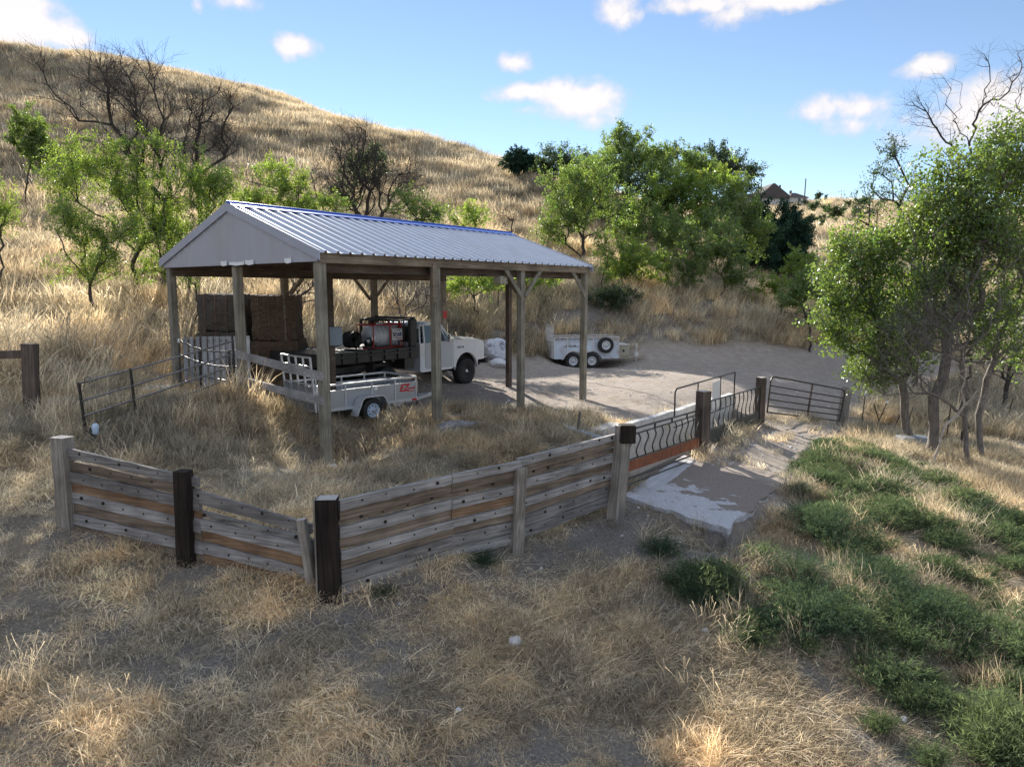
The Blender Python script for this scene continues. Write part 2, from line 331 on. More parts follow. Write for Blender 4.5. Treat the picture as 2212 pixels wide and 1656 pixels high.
def H(x, y):
    x = np.asarray(x, float); y = np.asarray(y, float); sh = x.shape; xf = np.clip(x.ravel(), -110, 230); yf = np.clip(y.ravel(), -25, 290); out = np.empty(xf.shape)
    for i in range(0, len(xf), 20000):
        X = xf[i:i+20000]; Y = yf[i:i+20000]; r2 = (X[:, None]-cp[None, :, 0])**2+(Y[:, None]-cp[None, :, 1])**2
        out[i:i+20000] = _k(r2)@Wt[:nC]+Wt[nC]+Wt[nC+1]*X+Wt[nC+2]*Y
    x0 = x.ravel(); y0 = y.ravel(); r = np.hypot(xf, yf)
    out += fbm(x0, y0, .35, 4)*.16*sstep(4, 10, r)+fbm(x0, y0, 1.6, 3)*.07+fbm(x0, y0, .06, 4)*2.6*sstep(35, 80, r)*(1-sstep(90, 200, r)*.3)+fbm(x0+50, y0, .16, 3)*.9*sstep(26, 45, r)*sstep(1.6, 4, out)
    # flat, driven ground
    al = inpoly(x0, y0, alley, .18)
    out = out*(1-al)+al*(-1.3)
    sb = inpoly(x0, y0, slabP, .10); sp_ = _sl[0]*x0+_sl[1]*y0+_sl[2]
    out = out*(1-sb)+sb*(sp_-.05); ap = inpoly(x0, y0, slabP, .6)*(1-sb); out = np.where(ap > .02, np.minimum(out, sp_+.02+(1-ap)*.6), out)
    fr = np.exp(-(((x0-_fm[0])*_fd[0]+(y0-_fm[1])*_fd[1])/.38)**2)*sstep(1.5, 1.0, np.abs((x0-_fm[0])*_fd[1]-(y0-_fm[1])*_fd[0]))*(1-sb); out -= fr*.17
    # dug edge under the slab's broken front
    # shallow pockets below the fence
    return out.reshape(sh)
def gz(x, y): return float(H(np.array([x]), np.array([y]))[0])
_ts = np.geomspace(3, 320, 2600)
def gp(px, py):
    d = ray(px, py); d = d/d.y; X = d.x*_ts; Z = CAMZ+d.z*_ts; hh = H(X, _ts); k = np.argmax(Z < hh)
    if not (Z < hh).any(): k = len(_ts)-1
    return Vector((X[k], _ts[k], hh[k]))

def np_mesh(name, verts, quads, mats, tint=None, mi=None, smooth=False):
    me = bpy.data.meshes.new(name); me.vertices.add(len(verts)); me.vertices.foreach_set('co', np.asarray(verts, np.float32).ravel())
    q = np.asarray(quads, np.int32); me.loops.add(q.size); me.loops.foreach_set('vertex_index', q.ravel())
    k = q.shape[1]; me.polygons.add(len(q)); me.polygons.foreach_set('loop_start', np.arange(0, q.size, k, dtype=np.int32))
    me.polygons.foreach_set('loop_total', np.full(len(q), k, np.int32))
    for m_ in (mats if isinstance(mats, (list, tuple)) else [mats]): me.materials.append(m_)
    if mi is not None: me.polygons.foreach_set('material_index', mi)
    if smooth: me.polygons.foreach_set('use_smooth', np.ones(len(q), bool))
    if tint is not None:
        a = me.color_attributes.new('tint', 'FLOAT_COLOR', 'POINT'); t = np.ones((len(verts), 4), np.float32); t[:, :3] = tint; a.data.foreach_set('color', t.ravel())
    me.update(calc_edges=True); return me
# ------------------------------------------------------------------ ground regions
def P2(*pts): return [tuple(gp(*p))[:2] for p in pts]
lotP = P2((925,888),(1000,876),(1130,886),(1250,893))+[(WALL0.x, WALL0.y), (WALL1.x, WALL1.y), (C_.x, C_.y+.4), (D_.x, D_.y), (14.5,27),(19,31),(27,40),(26,44),(20,40),(15,36.3),(8,34.8),(3,34.0),(-.8,30.0),(-4.2,24.6),(-6.6,21),(-5.2,18.2),(-2.6,17.8)]
entryP = [(B_.x+.6, B_.y), (C_.x, C_.y), (D_.x, D_.y)]+P2((1850,930),(1800,975),(1740,1010),(1695,1090),(1560,1150),(1350,1070),(1480,985))
bareP = P2((700,1300),(900,1255),(1110,1180),(1345,1092),(1480,1130),(1600,1175),(1740,1190),(1760,1230),(1560,1240),(1330,1205),(1080,1255),(960,1300),(800,1370),(430,1460),(330,1425))
shadeP = [(-8.2,19),(-4.5,16.5),(-2,19),(-2,24),(-6,25)]
bankP = [(-1,31),(3,34),(8,35.2),(13,36.7),(17,39.5),(15,41),(8,38.2),(3,36.8),(-2,33)]
G1 = P2((1725,1000),(1810,960),(1890,955),(1960,985),(2030,1040),(2040,1110),(1960,1150),(1830,1180),(1740,1150),(1715,1070))
G2 = P2((2000,1095),(2080,1085),(2230,1140),(2260,1240),(2130,1240),(2010,1170))
G3 = P2((1590,1300),(1720,1260),(1860,1260),(1930,1330),(1920,1400),(1760,1420),(1620,1370))
G4 = P2((1460,1262),(1600,1265),(1640,1300),(1560,1325),(1470,1300))
G5 = P2((1830,1190),(1960,1210),(2240,1290),(2260,1700),(1980,1700),(1900,1470),(1860,1300))
G6 = P2((1370,1130),(1450,1140),(1490,1195),(1440,1225),(1385,1205))
G7 = P2((1260,1140),(1330,1130),(1340,1210),(1270,1225)); G8 = P2((1010,1180),(1070,1170),(1085,1215),(1020,1220))
def masks(x, y):
    wx = x+fbm(x, y, .9, 3)*.7; wy = y+fbm(x+40, y+9, .9, 3)*.7; ex = x+fbm(x, y, 2.2, 3)*.35; ey = y+fbm(x+40, y, 2.2, 3)*.35
    lot = inpoly(wx, wy, lotP, .35); ent = inpoly(ex, ey, entryP, .18); bare = inpoly(wx, wy, bareP, .35); bank = inpoly(wx, wy, bankP, .5)
    gr = np.maximum.reduce([inpoly(wx, wy, g, .25) for g in (G1, G2, G3, G4)]+[inpoly(wx, wy, G5, .4)*.95])
    al = inpoly(x, y, alley, .2)
    return lot, ent, bare, bank, gr, al

def build_ground():
    def axis(lo, hi, c, fine, rate):
        a = [c]; s = fine
        while a[-1] < hi: s = fine+max(0, a[-1]-c)*rate; a.append(a[-1]+s)
        b = [c]
        while b[-1] > lo: s = fine+max(0, c-b[-1])*rate; b.append(b[-1]-s)
        return np.array(sorted(set(b[1:]+a)))
    xs = axis(-1500, 1500, 1.0, .14, .017); ys = axis(-300, 2500, 11.0, .13, .016)
    X, Y = np.meshgrid(xs, ys); Z = H(X, Y); nx, ny = len(xs), len(ys); print('ground', nx, ny)
    co = np.stack([X, Y, Z], -1).reshape(-1, 3); i = np.arange((ny-1)*(nx-1)); r = i//(nx-1); c = i % (nx-1); a = r*nx+c
    q = np.stack([a, a+1, a+nx+1, a+nx], -1)
    lot, ent, bare, bank, gr, al = masks(co[:, 0], co[:, 1])
    m, nt, o = new_mat('soil'); N = nt.nodes.new; L = nt.links.new
    b = N('ShaderNodeBsdfPrincipled'); L(b.outputs[0], o.inputs[0]); b.inputs['Roughness'].default_value = .95; b.inputs['Specular IOR Level'].default_value = .15
    tc = N('ShaderNodeTexCoord')
    def noise(s, d=6, r=.6):
        n = N('ShaderNodeTexNoise'); n.inputs['Scale'].default_value = s; n.inputs['Detail'].default_value = d; n.inputs['Roughness'].default_value = r; L(tc.outputs['Object'], n.inputs['Vector']); return n.outputs['Fac']
    def ramp(f, stops):
        c = N('ShaderNodeValToRGB'); L(f, c.inputs[0]); e = c.color_ramp.elements
        e[0].position, e[0].color = stops[0][0], (*stops[0][1], 1); e[1].position, e[1].color = stops[-1][0], (*stops[-1][1], 1)
        for p, cc in stops[1:-1]: k = e.new(p); k.color = (*cc, 1)
        return c.outputs[0]
    def mix(f, a, b_):
        n = N('ShaderNodeMix'); n.data_type = 'RGBA'
        L(f, n.inputs[0]); L(a, n.inputs[6]); L(b_, n.inputs[7]); return n.outputs[2]
    A1 = N('ShaderNodeAttribute'); A1.attribute_name = 'mask'; sp = N('ShaderNodeSeparateColor'); L(A1.outputs['Color'], sp.inputs[0])
    A2 = N('ShaderNodeAttribute'); A2.attribute_name = 'mask2'; sp2 = N('ShaderNodeSeparateColor'); L(A2.outputs['Color'], sp2.inputs[0])
    fine = noise(28, 10, .75); mid = noise(3.0, 8, .65); big = noise(.35, 5, .6); gran = noise(95, 4, .8)
    litter = ramp(fine, [(.3, (.13, .11, .09)), (.5, (.28, .24, .19)), (.72, (.52, .45, .34))])
    dirt = ramp(fine, [(.3, (.12, .105, .095)), (.5, (.235, .21, .19)), (.68, (.42, .39, .36))])
    lotc = ramp(mid, [(.3, (.25, .20, .165)), (.5, (.36, .30, .26)), (.7, (.50, .45, .39))])
    lotf = ramp(gran, [(.32, (.20, .16, .14)), (.5, (.42, .355, .305)), (.66, (.74, .66, .57))])
    n_ = N('ShaderNodeMix'); n_.data_type = 'RGBA'; n_.inputs[0].default_value = .5; L(lotc, n_.inputs[6]); L(lotf, n_.inputs[7]); lotm = n_.outputs[2]
    def thr(f, a, b_, mx=1.0):
        r = N('ShaderNodeMapRange'); L(f, r.inputs[0]); r.inputs[1].default_value = a; r.inputs[2].default_value = b_; r.inputs[4].default_value = mx; return r.outputs[0]
    # straw scattered on the lot
    straw = N('ShaderNodeRGB'); straw.outputs[0].default_value = (.52, .42, .28, 1); lotm = mix(thr(noise(11, 9, .8), .55, .68, .6), lotm, straw.outputs[0])
    hill = ramp(mid, [(.3, (.27, .22, .15)), (.5, (.42, .35, .24)), (.7, (.55, .46, .32))])
    base = mix(thr(big, .42, .58), litter, dirt)
    base = mix(sp2.outputs[0], base, hill)
    # pebbles
    vo = N('ShaderNodeTexVoronoi'); vo.inputs['Scale'].default_value = 26; L(tc.outputs['Object'], vo.inputs['Vector'])
    pe = N('ShaderNodeMapRange'); L(vo.outputs['Distance'], pe.inputs[0]); pe.inputs[1].default_value = .2; pe.inputs[2].default_value = .14; pe.inputs[4].default_value = .55
    vg = N('ShaderNodeSeparateColor'); L(vo.outputs['Color'], vg.inputs[0]); pg = N('ShaderNodeMath'); pg.operation = 'MULTIPLY'; L(pe.outputs[0], pg.inputs[0]); L(thr(vg.outputs[0], .82, .86), pg.inputs[1])
    col = mix(sp.outputs[2], base, dirt); col = mix(sp.outputs[0], col, lotm)
    green = N('ShaderNodeRGB'); green.outputs[0].default_value = (.06, .085, .03, 1); col = mix(sp.outputs[1], col, green.outputs[0])
    gravel = N('ShaderNodeRGB'); gravel.outputs[0].default_value = (.55, .52, .48, 1); col = mix(pg.outputs[0], col, gravel.outputs[0])
    L(col, b.inputs['Base Color'])
    ad = N('ShaderNodeMath'); ad.operation = 'ADD'; L(fine, ad.inputs[0]); L(mid, ad.inputs[1])
    bp = N('ShaderNodeBump'); bp.inputs['Strength'].default_value = .9; bp.inputs['Distance'].default_value = .06; L(ad.outputs[0], bp.inputs['Height']); L(bp.outputs[0], b.inputs['Normal'])
    me = np_mesh('ground', co, q, m, smooth=True)
    a = me.color_attributes.new('mask', 'FLOAT_COLOR', 'POINT'); t = np.ones((len(co), 4), np.float32)
    t[:, 0] = np.maximum(lot, ent*.9); t[:, 1] = gr*.6; t[:, 2] = np.maximum.reduce([bare, al, bank*.9]); a.data.foreach_set('color', t.ravel())
    a = me.color_attributes.new('mask2', 'FLOAT_COLOR', 'POINT'); t[:, 0] = sstep(25, 45, np.hypot(co[:, 0], co[:, 1])); a.data.foreach_set('color', t.ravel())
    g = bpy.data.objects.new('ground', me); C.objects.link(g); tag(g, kind='structure')
build_ground()

# ------------------------------------------------------------------ materials in use
M = {}
M['grass'] = mat_leaf('dry_grass', (.70, .665, .555), (.80, .71, .51), transl=.45, attr='inst')
M['weed'] = mat_leaf('weed_green', (.105, .145, .085), (.20, .27, .11), transl=.4, attr='inst')
M['weedg'] = mat_leaf('weed_bush_green', (.065, .10, .07), (.12, .17, .08), transl=.4)
M['lime'] = mat_leaf('leaf_lime', (.13, .20, .045), (.38, .52, .065), transl=.5, gloss=.05)
M['mid'] = mat_leaf('leaf_mid', (.105, .165, .05), (.28, .40, .06), transl=.47, gloss=.06)
M['dark'] = mat_leaf('leaf_dark', (.06, .095, .045), (.11, .17, .045), transl=.4, gloss=.05)
M['juniper'] = mat_leaf('leaf_juniper', (.045, .09, .065), (.05, .10, .05), transl=.3)
M['bark'] = mat_simple('bark', (.13, .11, .10), .9, var=.45, scale=14, bump=.6)
M['barkd'] = mat_simple('bark_dark', (.055, .045, .04), .9, var=.4, scale=14, bump=.5)
M['barkw'] = mat_simple('bark_bleached', (.42, .37, .32), .85, var=.3, scale=14, bump=.4)
M['barkg'] = mat_simple('bark_grey', (.17, .15, .135), .9, var=.5, scale=9, bump=.9, stretch=(3, 3, .6))

# ------------------------------------------------------------------ grass
def blades(n, rad, h0, h1, w, lean, curl, seed, flow=0.0, seeds=False, segs=3, lieprob=0):
    g = np.random.default_rng(seed); r = rad*np.sqrt(g.random(n)); a = g.random(n)*2*pi; bx, by = r*np.cos(a), r*np.sin(a)
    L = h0+(h1-h0)*g.random(n)**1.3; d = g.random(n)*2*pi; th = np.abs(g.normal(0, lean, n)); lie = g.random(n) < lieprob; th[lie] += .9
    cu = curl*(.3+g.random(n)*1.2); dirx, diry = np.cos(d), np.sin(d); dirx = dirx*(1-flow)+flow; diry = diry*(1-flow); nn = np.hypot(dirx, diry)+1e-6; dirx /= nn; diry /= nn
    th = th+flow*.25; pts = []; p = np.stack([bx, by, np.zeros(n)-.02], -1); ang = th.copy()
    for k in range(segs+1):
        pts.append(p.copy()); st = L/segs; p = p+np.stack([np.sin(ang)*dirx*st, np.sin(ang)*diry*st, np.cos(ang)*st], -1); ang = np.minimum(ang+cu/segs, 2.2)
    s = g.random(n)*2*pi; sx = np.stack([np.cos(s), np.sin(s), np.zeros(n)], -1); prof = [1, .9, .65, .12] if not seeds else [.5, .45, .5, 1.6]
    if segs == 2: prof = [1, .8, .15]
    V_ = []; 
    for k in range(segs+1): ww = w*prof[k]*(.6+.8*g.random(n))[:, None]/2; V_ += [pts[k]-sx*ww, pts[k]+sx*ww]
    V_ = np.stack(V_, 1); nv = 2*(segs+1); q = []
    for k in range(segs): q.append(np.stack([np.arange(n)*nv+2*k, np.arange(n)*nv+2*k+1, np.arange(n)*nv+2*k+3, np.arange(n)*nv+2*k+2], -1))
    bl = np.repeat(.28+1.15*g.random(n)**.8, nv); bl = np.stack([bl, bl*.985, bl*.96], -1)
    return V_.reshape(-1, 3), np.concatenate(q), bl
def tuft(name, parts, mat):
    vs = []; qs = []; bs = []; n = 0
    for v, q, b_ in parts: vs.append(v); qs.append(q+n); bs.append(b_); n += len(v)
    return bpy.data.objects.new(name, np_mesh(name, np.concatenate(vs), np.concatenate(qs), mat, tint=np.concatenate(bs)))
def scatter(name, tufts, P, rot, scl, tint, idx, label, cat):
    col = bpy.data.collections.new(name+'_source')
    for i, t in enumerate(tufts): t.name = 'a%02d_%s' % (i, name); col.objects.link(t)
    me = bpy.data.meshes.new(name); n = len(P); me.vertices.add(n); me.vertices.foreach_set('co', np.asarray(P, np.float32).ravel())
    a = me.attributes.new('rot', 'FLOAT_VECTOR', 'POINT'); a.data.foreach_set('vector', np.asarray(rot, np.float32).ravel())
    a = me.attributes.new('scl', 'FLOAT_VECTOR', 'POINT'); a.data.foreach_set('vector', np.asarray(scl, np.float32).ravel())
    t = np.ones((n, 4), np.float32); t[:, :3] = tint; a = me.attributes.new('tint', 'FLOAT_COLOR', 'POINT'); a.data.foreach_set('color', t.ravel())
    a = me.attributes.new('idx', 'INT', 'POINT'); a.data.foreach_set('value', np.asarray(idx, np.int32))
    me.materials.append(tufts[0].data.materials[0]); me.update()
    o = bpy.data.objects.new(name, me); C.objects.link(o); tag(o, label, cat, kind='stuff')
    ng = bpy.data.node_groups.new(name, 'GeometryNodeTree'); ng.interface.new_socket('Geometry', in_out='INPUT', socket_type='NodeSocketGeometry'); ng.interface.new_socket('Geometry', in_out='OUTPUT', socket_type='NodeSocketGeometry')
    N = ng.nodes.new; L = ng.links.new; gi = N('NodeGroupInput'); go = N('NodeGroupOutput'); ci = N('GeometryNodeCollectionInfo'); ip = N('GeometryNodeInstanceOnPoints')
    ci.inputs['Collection'].default_value = col; ci.inputs['Separate Children'].default_value = True; ci.inputs['Reset Children'].default_value = True
    def na(nm, ty): k = N('GeometryNodeInputNamedAttribute'); k.data_type = ty; k.inputs['Name'].default_value = nm; return k.outputs['Attribute']
    ip.inputs['Pick Instance'].default_value = True; L(gi.outputs[0], ip.inputs['Points']); L(ci.outputs[0], ip.inputs['Instance'])
    L(na('idx', 'INT'), ip.inputs['Instance Index']); L(na('rot', 'FLOAT_VECTOR'), ip.inputs['Rotation']); L(na('scl', 'FLOAT_VECTOR'), ip.inputs['Scale']); L(ip.outputs[0], go.inputs[0])
    md = o.modifiers.new('scatter', 'NODES'); md.node_group = ng
    return o
def sector(r0, r1, dens, a0=-52, a1=52):
    n = int(R(a1-a0)/2*(r1*r1-r0*r0)*dens); r = np.sqrt(r0*r0+(r1*r1-r0*r0)*nr.random(n)); a = R(a0)+R(a1-a0)*nr.random(n)
    return r*np.sin(a), r*np.cos(a)
def vis(x, y, z, pad=1.5):
    """keep what the hill's own shape leaves in view from about the viewpoint (drops the far side of the ridge)"""
    ok = np.ones(len(x), bool); 
    for t in (.35, .5, .62, .72, .8, .87, .93, .97):
        lim = CAMZ+2+(z+pad-CAMZ-2)*t; ok &= H(x*t, y*t) < lim+pad
    return ok
GN_ = M['grass']
T_ = [  # 0-3 matted near, 4-5 wisps, 6-8 mid, 9-11 tall, 12-13 far
    tuft('m', [blades(120, .20, .05, .18, .0065, .85, 2.2, 1, lieprob=.3)], GN_), tuft('m', [blades(110, .30, .10, .30, .0065, .5, .9, 2, flow=.6, lieprob=.8), blades(50, .25, .04, .12, .006, .7, .9, 22)], GN_),
    tuft('m', [blades(80, .15, .08, .20, .0065, .45, 1.2, 3)], GN_), tuft('m', [blades(120, .26, .04, .13, .0065, 1.1, 1.6, 4, lieprob=.5)], GN_),
    tuft('w', [blades(34, .16, .22, .42, .005, .28, .8, 5, seeds=True)], GN_), tuft('w', [blades(46, .10, .18, .36, .005, .4, .7, 6)], GN_),
    tuft('d', [blades(90, .28, .22, .5, .010, .42, 1.3, 7, flow=.35)], GN_), tuft('d', [blades(90, .28, .25, .55, .010, .3, .9, 8)], GN_), tuft('d', [blades(100, .34, .15, .45, .010, .6, 1.9, 9, flow=.65)], GN_),
    tuft('t', [blades(100, .38, .5, .95, .014, .22, .7, 10, flow=.2)], GN_), tuft('t', [blades(100, .40, .5, 1.0, .014, .3, 1.2, 11, flow=.45)], GN_), tuft('t', [blades(80, .34, .4, .85, .014, .3, .9, 12, seeds=True)], GN_),
    tuft('f', [blades(80, .75, .45, .95, .03, .25, .6, 13, flow=.15, segs=2)], GN_), tuft('f', [blades(80, .75, .5, 1.05, .03, .28, .9, 14, flow=.3, segs=2)], GN_)]
def build_grass():
    P = []; Rr = []; Sc = []; Ti = []; Ix = []
    def emit(x, y, keepf, kinds, s0, s1, tallf=1.0, dark=1.0):
        lot, ent, bare, bank, gr, al = masks(x, y); z = H(x, y)
        clump = sstep(-.15, .13, fbm(x, y, 1.15, 3)+.03)
        d = (1-lot)*(1-ent*.96)*(1-al)*(1-inpoly(x, y, slabP, .1))*(1-gr*.25)*(1-bare*.86)*(1-bank*.45)*keepf(x, y, clump)
        k = (nr.random(len(x)) < d)&vis(x, y, z); x, y, z, clump = x[k], y[k], z[k], clump[k]; n = len(x)
        f = fbm(x, y, .22, 3); f2 = fbm(x+90, y, .7, 3); f3 = fbm(x, y+70, 2.5, 2)
        g = .92+f*.9+f2*.7+(nr.random(n)-.5)*.55
        warm = np.clip(.5+f2*1.6+(nr.random(n)-.5)*.5, 0, 1)
        g = g*(.80+.42*sstep(-.12, .12, fbm(x+31, y, 2.1, 3)))
        t = np.stack([g*(1.0+.05*warm), g*(.99-.08*warm), g*(1.0-.24*warm)], -1)
        flow = fbm(x, y, .12, 3)*5.0-.9+nr.normal(0, .5, n)
        rot = np.stack([nr.normal(0, .10, n), nr.normal(0, .10, n), flow], -1)
        sc = (s0+(s1-s0)*nr.random(n))*(.8+.5*clump); szv = sc*(1+f3*.9)*tallf
        P.append(np.stack([x, y, z], -1)); Rr.append(rot); Sc.append(np.stack([sc, sc, szv], -1)); Ti.append(np.clip(t, .25, 1.7)*dark)
        Ix.append(np.array(kinds)[nr.integers(0, len(kinds), n)])
    fence = lambda x, y: sstep(0, 2.2, y-(9.9+.28*x))       # uphill of the plank fence the grass is long
    emit(*sector(3.0, 8.5, 150), lambda x, y, c: .32+.68*c, [0, 1, 1, 1, 3, 3, 3, 2], .5, .95, .66)
    emit(*sector(3.0, 9.0, 9), lambda x, y, c: .05+.95*c, [5, 5, 4], .4, .8)
    emit(*sector(8.5, 14, 75), lambda x, y, c: .4+.6*c, [0, 1, 1, 3, 3, 5], .7, 1.15, .7)
    emit(*sector(8.5, 17, 14), lambda x, y, c: fence(x, y)*(.4+.6*c), [6, 8, 8, 8, 4], .5, .95, .72)
    emit(*sector(14, 26, 20), lambda x, y, c: (.5+.5*c), [6, 7, 8, 8, 8], .55, 1.0, .85)
    # knee-high stand on the slope left of and behind the shed
    emit(*sector(13, 30, 10), lambda x, y, c: sstep(.9, 1.7, H(x, y)), [9, 10, 11, 10], .65, 1.15)
    emit(*sector(28, 56, 11.5), lambda x, y, c: .55+.45*c, [9, 10, 10, 11], .62, 1.15, .9)
    emit(*sector(50, 118, 5.5, -40, 30), lambda x, y, c: .5+.5*c, [12, 13], .6, 1.15, .85)
    moundP = P2((240,900),(380,862),(520,850),(640,900),(600,980),(430,1010),(270,980)); emit(*sector(10, 18, 26, -40, 0), lambda x, y, c: inpoly(x, y, moundP, .4), [6, 7, 7, 4], .5, .9, .9)
    # straw litter blown over the yard
    P_l = len(P); x, y = sector(14, 36, 9, -20, 40); lot, ent, bare, bank, gr, al = masks(x, y); k = (nr.random(len(x)) < lot*.55*sstep(-.1, .15, fbm(x, y, .5, 3)))&(fbm(x+9, y, .2, 2) > -.25); x, y = x[k], y[k]; n = len(x)
    P.append(np.stack([x, y, H(x, y)], -1)); Rr.append(np.stack([np.zeros(n), np.zeros(n), nr.random(n)*6.28], -1)); sc = .35+.4*nr.random(n); Sc.append(np.stack([sc*1.6, sc*1.6, sc*.18], -1)); Ti.append(np.repeat((.6+.6*nr.random(n))[:, None], 3, 1)*np.array([1, .95, .88])); Ix.append(np.full(n, 3))
    emit(*sector(100, 300, .25, 10, 40), lambda x, y, c: sstep(.3, .7, c), [12, 13], 1.2, 2.2)
    # long grass round the entry and the weeds on the right
    emit(*sector(8, 24, 16, 5, 52), lambda x, y, c: sstep(2.2, 3.2, x)*(.2+.8*c)*.8, [7, 6, 6, 4], .4, .75)
    P_ = np.concatenate(P); print('grass clumps', len(P_))
    scatter('dry_grass', T_, P_, np.concatenate(Rr), np.concatenate(Sc), np.concatenate(Ti), np.concatenate(Ix), 'dry straw coloured grass covering the slopes and open ground', 'grass')
build_grass()

# ------------------------------------------------------------------ green weeds
def weed_geo(n, h, w, seed, twig=.009):
    g = np.random.default_rng(seed); V_ = []; Q = []; k = 0
    a = g.random(n)*2*pi; el = np.arccos(g.random(n)*.92+.05); L = h*(.65+.35*g.random(n))/np.maximum(np.cos(el)*.75+.42, .4)*1.0
    L = np.minimum(L, w*1.1+h*.3)
    for i in range(n):
        d = np.array([sin(el[i])*cos(a[i]), sin(el[i])*sin(a[i]), cos(el[i])+.15]); d /= np.linalg.norm(d)
        m = 20; t = (.25+.75*g.random(m)); c = d[None]*(L[i]*t)[:, None]+g.normal(0, .018, (m, 3)); c[:, 2] += -.0+(.06*t*t)
        o = g.normal(0, 1, (m, 3)); o += d[None]*1.3; o /= np.linalg.norm(o, axis=1)[:, None]; s = np.cross(o, g.normal(0, 1, (m, 3))); s /= np.linalg.norm(s, axis=1)[:, None]+1e-9
        ll = (.04+.05*g.random(m))[:, None]; ww = twig*(.25+.35*g.random(m))[:, None]
        V_.append(np.stack([c-o*ll*.5, c+s*ww, c+o*ll*.6, c-s*ww], 1).reshape(-1, 3)); Q.append(np.arange(m*4).reshape(m, 4)+k); k += 4*m
    return np.concatenate(V_), np.concatenate(Q)
def build_weeds():
    tf = [bpy.data.objects.new('g', np_mesh('weed', *weed_geo(150, .30, .32, 20+i), M['weed'], tint=np.repeat(.55+.8*nr.random((3000, 1)), 4, 0))) for i in range(4)]
    x, y = sector(4, 20, 12, 5, 52); lot, ent, bare, bank, gr, al = masks(x, y)
    d = gr*(.06+.94*sstep(-.20, -.03, fbm(x, y, 1.3, 3)))*(1-inpoly(x, y, slabP, .1)); k = nr.random(len(x)) < d
    x2, y2 = sector(8, 26, 1.0); l2, e2, b2, k2, g2, a2 = masks(x2, y2)
    extra = (nr.random(len(x2)) < .07*(1-l2)*(1-e2))&(y2 < 14)&(x2 > 2.4)
    x = np.r_[x[k], x2[extra]]; y = np.r_[y[k], y2[extra]]; n = len(x); z = H(x, y); f = fbm(x, y, .8, 3)
    g = .95+f*.6+(nr.random(n)-.5)*.3; t = np.stack([g*(1+f*.22), g, g*(1-f*.1)], -1); sc = .4+.85*nr.random(n)**1.5+.6*f; sc = np.clip(sc, .28, 1.35)
    scatter('green_weeds', tf, np.stack([x, y, z], -1), np.stack([nr.normal(0, .1, n), nr.normal(0, .1, n), nr.random(n)*6.28], -1), np.stack([sc, sc, sc*(.8+.4*nr.random(n))], -1), np.clip(t, .4, 1.7), nr.integers(0, 4, n), 'feathery green weeds spreading over the slope beside the concrete slab', 'weeds')
    base = [np_mesh('weed_bush', *weed_geo(420, .62, .52, 40+i), M['weedg'], tint=(.95, 1, 1)) for i in range(3)]
    spots = [((1790,1160), 1.15, 'dark rounded green weed bush at the foot of the sunlit weeds'), ((1900,1005), .9, 'green weed bush topped with dry grass nearest the tree trunks'),
             ((1725,1250), .8, 'dark green weed bush right of the dry tuft below the slab'), ((1735,1345), 1.1, 'broad dark green bush in the shaded weed patch'), ((1530,1300), .6, 'low dark green weed below the cracked slab corner'),
             ((1430,1195), .55, 'dark green weed under the edge of the concrete slab'), ((1043,1215), .42, 'small dark weed growing against the plank fence'), ((2110,1120), 1.0, 'bright green weed bush in sunlight at the right edge'), ((1880,1260), .9, 'green weed bush between the two shaded weed patches'),
             ((1557,1240), .45, 'tiny green weed below the slab in bare soil'), ((1960,1330), 1.0, 'dark green bush in the lower right weeds'), ((830,1283), .3, 'small dark weed beside the black corner post')]
    for i, ((px, py), s, lb) in enumerate(spots):
        p = gp(px, py); o = bpy.data.objects.new('weed_bush', base[i % 3]); C.objects.link(o); o.location = (p.x, p.y, p.z-.05); o.scale = (s, s, s*.9); o.rotation_euler = (0, 0, i*1.3); tag(o, lb, 'weed', 'separate weed bushes')
build_weeds()

# ------------------------------------------------------------------ more materials
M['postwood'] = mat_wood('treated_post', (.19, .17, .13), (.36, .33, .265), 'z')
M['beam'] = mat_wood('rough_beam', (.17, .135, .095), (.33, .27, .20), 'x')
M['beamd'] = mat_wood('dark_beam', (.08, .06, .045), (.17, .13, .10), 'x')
M['greyplank'] = mat_wood('weathered_plank', (.13, .12, .115), (.31, .29, .275), 'x')
M['bluplank'] = mat_wood('silvered_plank', (.20, .185, .175), (.44, .42, .405), 'x')
M['brnplank'] = mat_wood('brown_grain_plank', (.12, .09, .065), (.30, .235, .18), 'x', 1.4)
M['rustplank'] = mat_wood('russet_grain_plank', (.15, .07, .035), (.36, .24, .15), 'x', 1.5)
M['darkpost'] = mat_wood('creosote_post', (.008, .006, .005), (.045, .032, .026), 'z', 1.3)
M['brownpost'] = mat_wood('brown_post', (.07, .052, .042), (.18, .14, .115), 'z', 1.3)
M['greypost'] = mat_wood('grey_post', (.17, .15, .125), (.42, .38, .33), 'z', 1.3)
M['endgrain'] = mat_simple('end_grain', (.45, .42, .38), .9, var=.3, scale=60)
M['bolt'] = mat_simple('bolt_hole', (.015, .013, .012), .8)
M['roof'] = mat_simple('roof_sheet', (.52, .55, .62), .40, metal=.1, var=.06, scale=5, dirt=(.46, .44, .44), dirt_amt=.35, stretch=(1, .3, 1))
M['siding'] = mat_simple('gable_sheet', (.42, .44, .51), .45, metal=.2, var=.05, scale=3, dirt=(.36, .35, .37), dirt_amt=.5, stretch=(1, 1, .25))
M['trim'] = mat_simple('rake_trim', (.38, .41, .50), .45, metal=.1, var=.05, scale=4, dirt=(.34, .34, .37), dirt_amt=.3)
M['blue'] = mat_simple('ridge_blue', (.02, .09, .46), .4, var=.12, scale=4, coat=.3)
M['under'] = mat_simple('roof_underside', (.22, .19, .155), .9, var=.2)
M['conc'] = mat_simple('concrete', (.62, .61, .59), .9, var=.14, scale=10, bump=.3, dirt=(.30, .27, .24), dirt_amt=.5)
